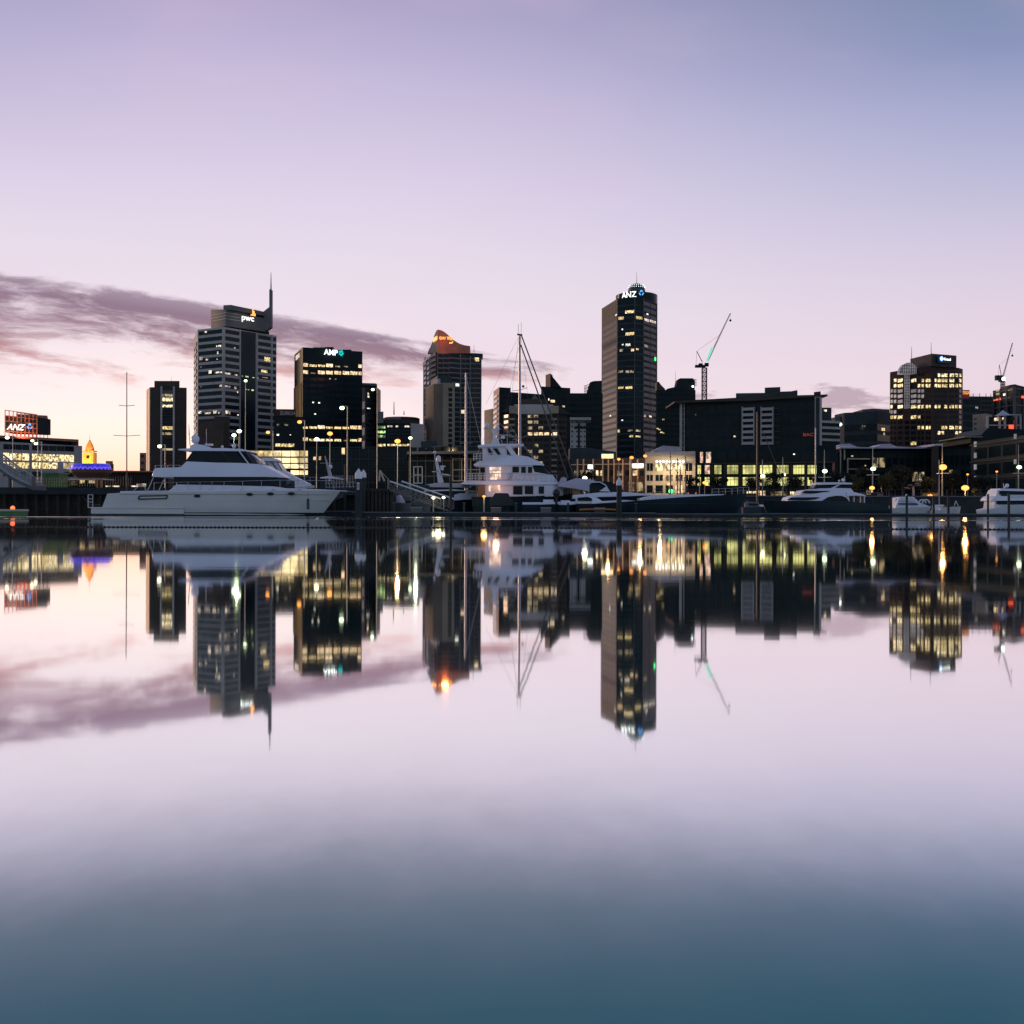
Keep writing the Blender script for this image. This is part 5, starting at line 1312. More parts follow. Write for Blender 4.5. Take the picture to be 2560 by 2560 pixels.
sailboat('grey metal mast with short crosstrees left of the multi-decked yacht', 1165, 932, 133, (1110,1215,1226), r=.17, spreaders=((1060,5,0),(1108,16,0),(1075,9,0)), stays=((1166,1060,1212,1140,.02),), ybase=1240)
sailboat('dark red-brown mast with one long forestay in front of the lime-lit windows', 1893, 1030, 165, (1868,1975,1243), r=.15, stays=((1904,1072,1972,1240,.05),), m='mast_dark', hullm='navy_hull', ybase=1246)
sailboat('plain grey mast in front of the right end of the lime-lit building', 2039, 1070, 168, (2010,2080,1246), r=.12, hullm='navy_hull', ybase=1246)
sailboat('pair of thin masts beside the tall orange lamp', 2348, 1150, 168, (2325,2385,1262), r=.08, hullm='navy_hull', stays=((2350,1150,2342,1240,.02),), ybase=1246)
for px,yt,lb in ((1676,1130,'left mast of the four before the white waterfront building'),(1693,1145,'second mast of the four before the white waterfront building'),(1701,1165,'short third mast before the white waterfront building'),(1714,1137,'right mast of the four before the white waterfront building')):
    sailboat(lb, px, yt, 160, (px-25,px+20,1240), r=.10, m='mast_dark', ybase=1238, spreaders=((1175,6,0),))

# --- multi-decked explorer yacht
Dc = 125
Dc_ty = Dc
ty = thing('explorer_yacht', 'white multi-decked yacht with a navy hull, rails, domes and radar mast', 'yacht', (G(1300,Dc).x,Dc,0))
hullf(ty,'hull','navy_hull',Dc,[(1178,1242,1184,2.6,2.2),(1240,1242,1240,3.0,2.6),(1340,1240,1340,3.0,2.4),(1420,1236,1405,1.6,.8),(1452,1232,1425,.1,.05)])
cab(ty,'main_house','white_super',Dc,[(1205,1208,1243,2.5),(1215,1208,1243,2.6),(1380,1208,1241,2.6),(1408,1210,1239,1.9)],tum=.02,r=.02)
for x0,x1,y0,y1 in ((1283,1306,1215,1236),(1312,1333,1215,1235),(1347,1360,1216,1234)): bx(ty,'window','boat_glass',x0,x1,y0,y1,Dc-2.66,.1)
for x0,x1,y0,y1,m in ((1222,1250,1213,1228,'lit_peach'),): bx(ty,'saloon_opening',m,x0,x1,y0,y1,Dc-2.64,.08)
cab(ty,'side_deck','white_super',Dc,[(1152,1208,1210,2.2),(1165,1202,1211,2.8),(1300,1201,1212,2.9),(1392,1205,1211,2.6),(1412,1209,1211,2.0)],tum=.3,r=.05)
cab(ty,'upper_house','white_super',Dc,[(1214,1162,1203,2.2),(1224,1162,1203,2.3),(1330,1162,1203,2.3),(1336,1180,1203,2.5),(1360,1184,1203,2.5),(1382,1188,1205,2.2),(1396,1208,1209,1.7)],tum=.03,r=.02)
cab(ty,'bridge_glass','boat_glass',Dc,[(1330,1163,1185,2.0),(1338,1163,1185,2.0),(1362,1166,1185,1.5)],tum=.03,r=.02)
for x0,x1,y0,y1 in ((1281,1297,1167,1181),(1303,1314,1167,1182),(1320,1330,1167,1182)): bx(ty,'window','boat_glass',x0,x1,y0,y1,Dc-2.34,.1)
bx(ty,'aft_wall_glow','lit_peach',1224,1252,1168,1199,Dc-2.32,.08)  # glowing panel stands in for pinkish light on the aft wall
for y in (1176,1184,1192): bx(ty,'blind','white_super',1224,1252,y,y+1.2,Dc-2.36,.06)
cab(ty,'boat_deck','white_super',Dc,[(1184,1161,1163,1.8),(1195,1153,1164,2.4),(1290,1136,1163,2.5),(1320,1141,1163,2.4),(1345,1152,1163,2.1),(1360,1161,1163.5,1.6)],tum=.5,r=.08)
cab(ty,'wheelhouse','white_super',Dc,[(1206,1113,1150,1.5),(1262,1112,1150,1.6),(1290,1136,1150,1.5)],tum=.03,r=.02)
for pts in ([(1219,1121),(1224,1121),(1234,1136),(1222,1136)],[(1232,1121),(1243,1121),(1252,1136),(1244,1136)],[(1266,1118),(1274,1118),(1284,1136),(1268,1136)]): poly(ty,'window','boat_glass',pts,Dc-1.68,.12)
cab(ty,'wheelhouse_roof','white_super',Dc,[(1194,1113,1117,1.3),(1215,1110,1117,1.8),(1290,1109,1114,1.8),(1309,1110,1112,1.4)],tum=.2,r=.05)
poly(ty,'funnel','white_super',[(1262,1113),(1275,1113),(1292,1138),(1278,1138)],Dc-1.8,.3)
rail(ty,[(1184,1152),(1240,1150)],Dc-2.4,.72,7,r=.03,m='white_paint',mids=(1,.66,.33)); rail(ty,[(1166,1202),(1225,1201)],Dc-2.8,.78,8,r=.03,m='white_paint',mids=(1,.66,.33))
rail(ty,[(1225,1201),(1300,1201)],Dc-2.9,.75,7,r=.02)
poly(ty,'radar_mast','white_super',[(1228,1073),(1243,1073),(1239,1092),(1252,1111),(1226,1111),(1234,1092)],Dc-.3,.6)
q = MB(); q.tube(P(1208,1072,Dc),P(1252,1073,Dc),.05); q.tube(P(1215,1095,Dc),P(1250,1095,Dc),.05); q.tube(P(1240,1087,Dc),P(1276,1088,Dc),.05)
for x in (1217,1246): q.tube(P(x,1110,Dc),P(x,1073,Dc),.04)
q.tube(P(1227,1072,Dc),P(1227,1035,Dc),.04,.02); q.tube(P(1268,1110,Dc),P(1268,1052,Dc),.03,.015); q.build('mast_frame','steel',ty)
bx(ty,'radar_scanner','white_super',1252,1262,1089,1096,Dc-.3,.5)
dome(ty,1217,1064,6,Dc); dome(ty,1243,1070,5.3,Dc)
bx(ty,'stern_panel','teak',1194,1213,1212,1243,Dc-2.7,.2)
dome(ty,1270,1192,6,Dc-2.6,'life_raft')

# covered tender and small craft on the pontoon side
def small_boat(label, D, x0, x1, yd, yk=None, hm='white_paint', parts=(), name='tender', bow='right'):
    s_ = thing(name, label, 'small boat', (G((x0+x1)/2,D).x,D,0), 'small craft among the moored boats'); L = x1-x0
    st_ = [(x0,yd,x0+1,.7,.6),(x0+L*.5,yd,x0+L*.5,.9,.75),(x0+L*.85,yd-1,x0+L*.8,.6,.4),(x1,yd-1.5,x1-L*.1,.05,.03)]
    if bow == 'left': st_ = [(x0,yd-1.5,x0+L*.1,.05,.03),(x0+L*.15,yd-1,x0+L*.2,.6,.4),(x0+L*.5,yd,x0+L*.5,.9,.75),(x1,yd,x1-1,.7,.6)]
    if hm == 'white_paint':
        hullf(s_,'hull','navy_hull',D,st_,zk=-.2)
        cab(s_,'gunwale','white_super',D,[(a[0],a[1]-2.2,a[1]+3.2,a[3]+.05) for a in st_],tum=.1,r=.05)
    else: hullf(s_,'hull',hm,D,st_,zk=-.2)
    for (nm,m,st2) in parts: cab(s_,nm,m,D,st2,tum=.2,r=.08)
    return s_
small_boat('black covered tender beneath the multi-decked yacht stern', 118, 1222,1286,1262,hm='navy_hull',parts=[('cover','canvas_dark',[(1224,1252,1264,.8),(1238,1232,1264,.9),(1270,1233,1264,.9),(1284,1256,1264,.5)])],name='covered_tender')
s_ = small_boat('small white speedboat with a black outboard motor on the pontoon', 117.5, 1306,1400,1258,parts=[('windscreen','boat_glass',[(1322,1250,1258,.5),(1335,1243,1258,.6),(1352,1250,1258,.6)]),('seat','white_super',[(1358,1249,1258,.5),(1384,1249,1258,.5)])],name='speedboat')
q = MB(); q.ball(P(1391,1233,117),.38,.3,.42); wbox(q,1388,1394,1238,1262,116.9,.3); q.build('outboard_motor','black_plastic',s_)
small_boat('white runabout right of the black outboard motor', 118, 1396,1440,1259,parts=[('console','white_super',[(1402,1251,1259,.4),(1425,1251,1259,.5)])],name='runabout')
small_boat('blue-white day boat with a low screen just left of the tall capped pile', 119, 1424,1530,1256,parts=[('cabin','white_super',[(1440,1247,1257,.7),(1478,1241,1257,.8),(1490,1243,1257,.8),(1505,1252,1257,.5)]),('screen','boat_glass',[(1444,1244,1251,.85),(1470,1242,1252,.88),(1480,1246,1252,.85)])],name='day_boat')
s_ = small_boat('small grey boat seen from astern between the navy bow and the swept yacht', 141, 1858,1906,1268,hm='slate_clad',parts=[('cabin','mid_stone',[(1864,1257,1268,.5),(1872,1254,1268,.6),(1898,1256,1268,.5)]),('window','boat_glass',[(1872,1258,1263,.62),(1894,1259,1263,.60)])],name='stern_boat')
small_boat('green-grey tender under the gangway', 119, 972,1030,1258,hm='rubber_grey',parts=[('screen','clear_panel',[(990,1240,1257,.5),(1000,1236,1257,.6),(1012,1256,1258,.5)])],name='dinghy')
small_boat('rounded rubber dinghy behind the gangway foot', 120, 1022,1078,1256,hm='rubber_grey',parts=[('cover','rubber_grey',[(1026,1254,1262,.7),(1045,1247,1262,.9),(1074,1252,1262,.6)])],name='dinghy')
q = MB(); q.loft([[P(x,1274.5-s*1.6+c_*0,112.2)+Vector((0,w*sg,(zz))) for sg,zz in ((-1,0),(-.5,-.09),(.5,-.09),(1,0),(0,.09))] for x,s,c_,w in ((1449,0,0,.02),(1462,.4,0,.22),(1495,.8,0,.3),(1528,.4,0,.22),(1541,0,0,.02))])
for v in q.v: v.y += .5
tag(q.build('kayak','kayak_orange',loc=(P(1495,1275,112.5).x,112.5,.5)), 'orange kayak lying on the pontoon left of the capped pile', 'kayak')

# radar-armed motor yacht behind the gangway
Dc = 128
ry = thing('motor_yacht', 'dark motor yacht with a leaning radar arm behind the gangway', 'motor boat', (G(1140,Dc).x,Dc,0), 'motor yachts')
hullf(ry,'hull','navy_hull',Dc,[(1012,1252,1015,2,1.8),(1120,1250,1120,2.3,2),(1180,1246,1172,1.2,.8),(1205,1243,1190,.1,.05)])
cab(ry,'cabin','canvas_dark',Dc,[(1030,1212,1252,1.8),(1140,1212,1251,1.9),(1160,1226,1250,1.7)],tum=.08)
cab(ry,'canopy','grey_stone',Dc,[(1062,1212,1217,1.5),(1090,1207,1218,2.0),(1150,1208,1219,2.0),(1175,1212,1218,1.5)],tum=.3,r=.05)
cab(ry,'foredeck','white_super',Dc,[(1135,1237,1251,2.1),(1150,1233,1250,2.0),(1192,1232,1247,1.3)],tum=.05)
cab(ry,'side_deck','white_paint',Dc,[(1060,1226,1229,2.1),(1130,1223,1227,2.1),(1200,1227,1229,1.2)],tum=.2)
poly(ry,'radar_arm','white_super',[(1087,1147),(1092,1147),(1109,1206),(1095,1208)],Dc-.5,.4)
q = MB(); p = P(1096,1150,Dc-.5); q.lathe((p.x,p.y),[(.25,Hh(1096,1155,Dc)),(.28,Hh(1096,1146,Dc)),(.2,Hh(1096,1141,Dc)),(.03,Hh(1096,1139,Dc))],12); q.build('satellite_dome','white_super',ry)
dome(ry,1087,1131,3.6,Dc-.5); MB().tube(P(1087,1148,Dc-.4),P(1087,1133,Dc-.4),.05).build('dome_post','steel',ry)
bx(ry,'radar_scanner','white_super',1100,1113,1164,1167,Dc-.6,.3); bx(ry,'radar_base','white_super',1101,1109,1167,1175,Dc-.5,.3)
bx(ry,'arm_shelf','white_super',1080,1096,1178,1180,Dc-.5,.4); poly(ry,'arm_wing','white_super',[(1097,1184),(1120,1185),(1128,1189),(1100,1187)],Dc-.5,.4)

# white-canopied motor yacht
Dc = 123
my = thing('canopied_yacht', 'white motor yacht with an arched canopy and dark side glass left of the capped pile', 'motor boat', (G(1500,Dc).x,Dc,0), 'motor yachts')
hullf(my,'hull','navy_hull',Dc,[(1372,1250,1376,2.1,1.9),(1450,1246,1450,2.3,2.0),(1580,1240,1570,1.8,1.2),(1640,1237,1615,.1,.05)])
cab(my,'deck','white_super',Dc,[(1432,1238,1248,2.2),(1500,1231,1242,2.2),(1560,1230,1241,1.9),(1600,1233,1239.5,1.2),(1632,1236.5,1238.5,.4)],tum=.1)
cab(my,'canopy','tent',Dc,[(1396,1210,1216,1.2),(1410,1206,1218,1.7),(1440,1195,1222,1.8),(1470,1197,1228,1.9),(1490,1202,1232,1.9),(1504,1218,1233,1.8)],tum=.25,r=.2)
cab(my,'side_glass','boat_glass',Dc,[(1474,1212,1232,1.94),(1482,1204,1234,1.97),(1500,1203,1235,1.97),(1520,1204,1235,1.9),(1548,1212,1235,1.6),(1560,1228,1234,1.3)],tum=.15,r=.03)
poly(my,'frame','white_super',[(1498,1228),(1514,1217),(1524,1229)],Dc-2.05,.1)
MB().path([P(x,y,Dc-1.95) for x,y in ((1478,1206),(1500,1205),(1514,1213),(1524,1230))],.06).build('window_frame','white_super',my)
cab(my,'cockpit','teak',Dc,[(1433,1222,1240,1.5),(1447,1217,1240,1.6),(1452,1236,1240,1.6)],tum=.1)
poly(my,'hood','tent',[(1395,1213),(1404,1194),(1409,1192),(1417,1196),(1416,1206),(1409,1214)],Dc-1,1.6)

# long navy hull with the raised bow
Dc = 117
nb = thing('long_yacht', 'long navy yacht hull with a sheer rising to its bow rail on the right', 'yacht', (G(1680,Dc).x,Dc,0))
NH = [(1440,1262,1446,1.6,1.4),(1520,1257,1520,2.2,1.9),(1600,1251,1600,2.4,2.0),(1700,1243,1700,2.2,1.6),(1800,1238,1780,1.3,.7),(1868,1234,1832,.06,.03)]
hullf(nb,'hull','navy_hull',Dc,NH)
hullf(nb,'water_stripe','mid_stone',Dc,NH[2:],z_lo=.15,z_hi=.24,eps=.012)
hullf(nb,'sheer_stripe','slate_clad',Dc,NH[1:-1],z_lo=1.28,z_hi=1.31,eps=.015)
cab(nb,'deck','white_super',Dc,[(1480,1254,1260,1.6),(1560,1250,1256,1.9),(1592,1252,1254,1.9)],tum=.2)
cab(nb,'coachroof','white_paint',Dc,[(1600,1246,1252,1.4),(1640,1237,1249,1.5),(1740,1236,1243,1.3),(1810,1235.5,1239,.6)],tum=.3)
rail(nb,[(1780,1238),(1830,1236),(1872,1233)],Dc-.9,.62,6,mids=(1,.5)); rail(nb,[(1610,1251),(1660,1246)],Dc-2.2,.7,5)

# --- dark-hulled yacht with swept white decks
Dc = 143
dk = thing('swept_yacht', 'dark-hulled motor yacht with swept white decks, right of the long navy hull', 'yacht', (G(2060,Dc).x,Dc,0))
hullf(dk,'hull','navy_hull',Dc,[(1905,1252,1922,.06,.03),(1940,1252,1950,1.2,.8),(2000,1252,2002,2.6,2.1),(2080,1252,2080,3.0,2.7),(2140,1255,2140,3.0,2.7),(2190,1262,2190,2.9,2.6),(2228,1272,2226,2.6,2.4)])
cab(dk,'main_deck','white_super',Dc,[(1966,1251,1253,1.4),(1975,1243,1253,2.0),(2000,1237,1253,2.5),(2060,1230,1253,2.7),(2110,1227,1253,2.7),(2124,1230,1256,2.7)],tum=.25,r=.1)
cab(dk,'aft_overhang','white_super',Dc,[(2118,1229,1240,2.7),(2140,1231,1239,2.7),(2160,1236,1240,2.5),(2165,1239,1241,2.2)],tum=.3,r=.08)
cab(dk,'cockpit','teak',Dc,[(2126,1241,1256,1.6),(2158,1242,1258,1.6)],tum=0)
for x in (2134,2150,2160): bx(dk,'cockpit_post','white_super',x,x+2.5,1240,1257,Dc-2.4,.3)
def inside(par,name,m,pts,D,dep=.12): return poly(par,name,m,pts,D,dep)
inside(dk,'window','boat_glass',[(1970,1248),(1978,1243.5),(2050,1243),(2040,1248),(2020,1250.5),(1968,1250.5)],Dc-2.62)
inside(dk,'window','boat_glass',[(2057,1251),(2070,1243),(2088,1239.5),(2104,1239.5),(2116,1244),(2123,1254)],Dc-2.8)
cab(dk,'upper_deck','white_super',Dc,[(2002,1231,1237,1.6),(2010,1226,1237,1.9),(2050,1221,1234,2.2),(2100,1220,1232,2.3),(2128,1221,1232,2.2),(2134,1229,1233,2.0)],tum=.15,r=.08)
inside(dk,'window','boat_glass',[(2003,1233),(2012,1226.5),(2076,1227.5),(2060,1232),(2040,1234)],Dc-2.36)
cab(dk,'flybridge_glass','boat_glass',Dc,[(2036,1218,1221,1.4),(2042,1211,1221,1.6),(2100,1210,1222,1.8),(2130,1210,1223,1.7)],tum=.1,r=.02)
cab(dk,'hardtop','white_super',Dc,[(2037,1211,1213,1.3),(2050,1206,1212,1.8),(2100,1205.5,1211,1.9),(2131,1207,1211,1.7)],tum=.3,r=.06)
inside(dk,'swept_pillar','white_super',[(2076,1221),(2092,1213),(2102,1211),(2084,1222)],Dc-1.95)
dome(dk,2108,1200,4,Dc); dome(dk,2098,1202,2.4,Dc); MB().tube(P(2112,1206,Dc),P(2112,1190,Dc),.03).build('aerial','steel',dk)

# --- right-hand white boats
Dc = 150
wc = thing('white_cruiser', 'small white cruiser seen stern-quarter, left of the dinghies on the right', 'motor boat', (G(2275,Dc).x,Dc,0), 'white cruisers on the right')
hullf(wc,'hull','grey_hull',Dc,[(2230,1271,2232,1.7,1.5),(2262,1269,2262,1.8,1.6),(2310,1268,2300,1.2,.8),(2328,1265,2316,.1,.05)])
cab(wc,'cabin','white_super',Dc,[(2240,1262,1271,1.4),(2248,1244,1270,1.5),(2262,1242,1270,1.5),(2286,1242,1269,1.4),(2300,1256,1268,1.2),(2322,1265,1268,.5)],tum=.12)
inside(wc,'window','clear_panel',[(2249,1252),(2253,1244.5),(2282,1244.5),(2292,1254),(2290,1254)],Dc-1.56)
inside(wc,'window','boat_glass',[(2247,1258),(2292,1258),(2298,1262),(2247,1261)],Dc-1.58)
bx(wc,'stern_locker','white_paint',2239,2245,1246,1256,Dc-.8,1.2); dome(wc,2266,1239,3,Dc)
bx(wc,'name_plate','white_super',2238,2248,1278,1279.5,Dc-1.78,.1)
q = MB(); ps = P(2306,1256,Dc); 
for k in range(2):
    c_ = P(2306+k*9,1258,Dc-1); 
    for i in range(10):
        a = R(i*20); b_ = R((i+1)*20); r_ = .45
        q.tube((c_.x+r_*math.cos(a),c_.y,c_.z+r_*math.sin(a)),(c_.x+r_*math.cos(b_),c_.y,c_.z+r_*math.sin(b_)),.10)
q.build('life_ring','white_paint',wc)
s_ = small_boat('open white dinghy between the small cruiser and the right-hand piles', 150, 2326,2368,1276,hm='grey_hull',parts=[('console','white_super',[(2335,1262,1276,.4),(2346,1262,1276,.5)])],name='open_dinghy')
s_ = small_boat('inflatable with an upright frame, rightmost of the dinghies', 151, 2352,2402,1268,hm='grey_hull',parts=[('console','slate_clad',[(2364,1262,1268,.4),(2374,1262,1268,.4)])],name='inflatable_boat')
MB().path([P(2386,1264,151),P(2390,1252,151),P(2396,1266,151)],.05).build('frame','steel',s_)
Dc = 146
lc = thing('large_cruiser', 'large white cruiser with a flybridge, cut by the right edge', 'motor boat', (G(2540,Dc).x,Dc,0), 'white cruisers on the right')
hullf(lc,'hull','white_paint',Dc,[(2472,1274,2474,2.0,1.8),(2490,1271,2490,2.2,2.0),(2512,1263,2512,2.3,2.0),(2600,1260,2600,2.3,1.9),(2680,1256,2650,.3,.1)])
cab(lc,'saloon','white_super',Dc,[(2486,1262,1271,1.7),(2490,1244,1270,1.8),(2600,1243,1264,1.8),(2640,1258,1264,1.4)],tum=.1)
cab(lc,'saloon_glass','boat_glass',Dc,[(2491,1256,1259,1.8),(2496,1250,1261,1.84),(2560,1252,1261,1.84),(2610,1252,1261,1.8)],tum=.1,r=.02)
cab(lc,'flybridge','white_super',Dc,[(2476,1250,1252,1.6),(2482,1246,1252,1.9),(2490,1240,1252,2.0),(2600,1240,1251,2.0),(2630,1248,1251,1.5)],tum=.3,r=.08)
cab(lc,'bridge_glass','boat_glass',Dc,[(2499,1229,1236,1.6),(2504,1226,1236,1.6),(2560,1226,1236,1.6),(2600,1228,1238,1.5)],tum=.1,r=.02)
cab(lc,'bridge_house','white_super',Dc,[(2490,1236,1242,1.55),(2494,1225,1242,1.55),(2500,1223,1242,1.5),(2508,1223,1228,1.5)],tum=.1)
cab(lc,'hardtop','white_super',Dc,[(2492,1226,1228,1.2),(2502,1221,1227,1.7),(2550,1222,1228,1.7),(2600,1226,1230,1.3)],tum=.4,r=.08)
inside(lc,'windscreen','clear_panel',[(2523,1237),(2562,1237),(2562,1244),(2523,1244)],Dc-1.9)
dome(lc,2518,1214,4.5,Dc); dome(lc,2512,1218,3,Dc); MB().tube(P(2509,1222,Dc),P(2509,1208,Dc),.04).build('aerial','steel',lc)

# ================================================================== PONTOONS, PILES, GANGWAY, BOOM
def pontoon(label, x0, x1, D, dep, z1=.42):
    o = thing('pontoon', label, 'pontoon', (G((x0+x1)/2,D).x,D,0), 'floating pontoons')
    MB().box(G(x0,D).x,G(x1,D).x,D,D+dep,z1-.12,z1).build('deck','pontoon_top',o)
    MB().box(G(x0,D).x,G(x1,D).x,D+.03,D+dep-.03,-.1,z1-.121).build('float','concrete_dark',o); return o
pontoon('long floating pontoon in front of the moored yachts', 880, 1640, 112, 2.6)
pontoon('low grey pontoon under the bow of the long navy yacht', 1640, 1905, 113.5, 2.2, .34)
pontoon('floating pontoon along the right-hand moorings', 1890, 2700, 139.5, 2.2, .36)
pontoon('pontoon finger behind the catamaran bow', 700, 890, 124, 2, .5)
ld_ = thing('landing_stage', 'dark landing block where the gangway meets the wharf', 'landing stage', (G(935,115).x,115,0))
bx(ld_,'platform','wood_dark',889,978,1223,1228,114.5,6); 
for k in range(10): bx(ld_,'pile','wood_dark',889+k*9.6,896+k*9.6,1228,1300,114.6,.3)
bx(ld_,'backing','concrete_dark',889,978,1228,1296,115.2,5)
gw = thing('gangway', 'sloping truss gangway with pale handrails down to the pontoon', 'gangway', (G(1050,115).x,115,.4))
for D_,x0,x1 in ((114.2,975,1102),(116.6,1005,1134)):
    q = MB(); tb = .055
    a0,a1 = P(x0-1,1203,D_),P(x1,1247,D_); b0,b1 = P(x0-1,1224,D_),P(x1,1272,D_)
    MB().tube(a0,a1,.085).build('handrail','white_paint',gw)
    q.tube(b0,b1,.08); q.tube(b0+Vector((0,0,.25)),b1+Vector((0,0,.25)),.04); q.tube(b0+Vector((0,0,.5)),b1+Vector((0,0,.5)),.03)
    for k in range(11):
        f_ = k/10; q.tube(a0.lerp(a1,f_),b0.lerp(b1,f_),.045)
        if k < 10: q.tube(a0.lerp(a1,f_),b0.lerp(b1,(k+1)/10),.03)
    q.build('truss','mid_stone',gw)
a0 = P(974,1226,114.2); a1 = P(1120,1276,114.2)
MB().prof([(a0.x,a0.z),(a1.x,a1.z),(a1.x,a1.z-.1),(a0.x,a0.z-.1)],114.25,116.55).build('walkway','mid_stone',gw)
q = MB(); q.path([P(948,1203,114.6),P(950,1176,114.6),P(961,1203,114.6)],.1); q.tube(P(950,1176,114.6),P(970,1197,114.6),.03); q.tube(P(970,1224,114.6),P(970,1196,114.6),.05)
tag(q.build('hoist_frame','cream_wall',loc=P(954,1224,114.6)), 'pale A-frame hoist at the head of the gangway', 'hoist')

def capped_pile(px, ytop, D, w, label, num=None, grp='white-capped mooring piles'):
    o = thing('mooring_pile', label, 'mooring pile', (G(px,D).x,D,0), grp)
    r = w/2*D/F; p = P(px,ytop,D); hcap = r*1.9
    MB().lathe((p.x,D),[(r,-1.5),(r,p.z-hcap*1.6)],16).build('post','pile_dark',o)
    MB().lathe((p.x,D),[(r*1.05,p.z-hcap*1.6),(r*1.05,p.z-hcap*.8),(.03,p.z)],16).build('cap','pile_cap',o)
    if num: 
        MB().box(p.x-r*.35,p.x+r*.35,D-r-.03,D-r+.02,p.z-hcap*3.3,p.z-hcap*2.2).build('number_plate','pile_cap',o)
        sign_text(num, Vector((p.x-r*.2,D-r-.04)), Vector((p.x+r*.2,D-r-.04)), p.z-hcap*3.1, p.z-hcap*2.4, 'black_plastic', o, proud=.01, th=.02)
capped_pile(896.5,1171,111.5,17,'thick white-capped pile with a small number plate left of the gangway','D')
capped_pile(909,1174,114,13,'white-capped pile half hidden behind the numbered pile')
capped_pile(707.5,1174,122,14,'white-capped pile standing behind the catamaran foredeck')
capped_pile(1548,1193,111.2,13.5,'white-capped pile in front of the canopied motor yacht')
def plain_pile(px, ytop, D, w, label):
    r = w/2*D/F; p = P(px,ytop,D)
    tag(MB().lathe((p.x,D),[(r,-1.5),(r,p.z-.1),(r*.7,p.z)],12).build('mooring_pile','pile_dark',loc=(p.x,D,0)), label, 'mooring pile', 'plain dark mooring piles')
for a in ((863,1160,125,5,'thin dark pile just left of the capped pile pair'),(1127,1190,113,7,'dark pile at the foot of the gangway'),(1868,1250,142,7,'dark pile by the bow of the long navy yacht'),(1965,1240,150,4,'thin dark pile before the swept yacht deck'),(2227,1236,141,7,'dark pile left of the small white cruiser'),(2267,1238,139,6,'dark pile in front of the small white cruiser'),(2334,1240,141,6,'dark pile left of the inflatable with the frame'),(2371,1240,141,6,'dark pile in front of the inflatable with the frame'),(2470,1235,141,5,'dark pile at the stern of the large cruiser'),(2522,1232,138.5,6.5,'dark pile in front of the large cruiser'),(2180,1245,141,6,'dark pile at the stern of the swept yacht')): plain_pile(*a)

# fittings on the long pontoon
for k,(px,nm) in enumerate(((985,'p'),(1040,'b'),(1160,'p'),(1240,'b'),(1290,'p'),(1365,'b'),(1420,'p'),(1500,'b'),(1590,'p'))):
    x = G(px,113.2).x
    where = ['left of the dinghies','under the gangway','left of the bollard lamp','right of the bollard lamp','below the main house of the multi-decked yacht','below the speedboat','left of the orange kayak','behind the orange kayak','right of the capped pile'][k]
    if nm == 'p':
        o = thing('power_pedestal','slim pontoon power pedestal '+where,'power pedestal',(x,113.2,.42),'pontoon fittings')
        MB().box(x-.10,x+.10,113.1,113.3,.42,1.25).build('post','slate_clad',o); MB().box(x-.13,x+.13,113.07,113.33,1.25,1.33).build('cap','mid_stone',o)
    else:
        o = thing('dock_box','low pale dock box on the pontoon '+where,'dock box',(x,113.4,.42),'pontoon fittings')
        MB().box(x-.5,x+.5,113.2,113.8,.42,.82).build('body','mid_stone',o); MB().box(x-.53,x+.53,113.17,113.83,.82,.88).build('lid','light_stone',o)
# rigging lines and aerials of the multi-decked yacht
q = MB()
for a_,b_ in (((1227,1036),(1395,1205)),((1227,1060),(1186,1150)),((1268,1056),(1330,1140)),((1240,1075),(1302,1205)),((1165,940),(1212,1150))): q.tube(P(*a_,124.5),P(*b_,124.5),.018,None,4)
for x,y0,y1 in ((1243,1150,1118),(1255,1150,1100),(1330,1162,1128),(1345,1205,1170),(1290,1112,1085)): q.tube(P(x,y0,124),P(x,y1,124),.022,None,4)
q.build('stays','steel',ty)
for x in (1222,1240,1262): bx(ty,'deck_locker','white_paint',x,x+9,1144,1150,Dc_ty-1.0,.8)
bx(ty,'name_lettering','mid_stone',1336,1357,1204.2,1205.6,Dc_ty-2.58,.05) if 0 else None
rail(ty,[(1300,1201),(1392,1204)],Dc_ty-2.6,.7,7,r=.02); rail(ty,[(1290,1240),(1420,1235),(1448,1232)],Dc_ty-2.4,.6,10,r=.02)

# floating boom across the basin
bo = thing('floating_boom', 'beaded floating boom strung across the whole basin', 'boom', (0,34,0))
q = MB(); yb = lambda x: 34.2+.35*math.sin(x*.23+1)+.1*math.sin(x*1.1)
xs = [-17+i*.5 for i in range(69)]; q.path([(x,yb(x),.012) for x in xs],.012,5); q.build('rope','rope',bo)
me_ = None
for i in range(250):
    x = -15.3+i*.1225
    if i < 100:
        if me_ is None:
            o = MB().ball((0,0,0),.034,.03,.028,8,5).build('float','boom_black'); me_ = o.data; o.parent = bo
        else: o = bpy.data.objects.new('float', me_); S.collection.objects.link(o); o.parent = bo
        xx = -15.3+75*.1225+i*.1225; o.location = (xx, yb(xx)-34, .015)
q = MB()
for i in list(range(75))+list(range(175,250)):
    x = -15.3+i*.1225; q.ball((x,yb(x),.015),.034,.03,.028,6,4)
tag(q.build('float','boom_black',bo), kind='stuff')

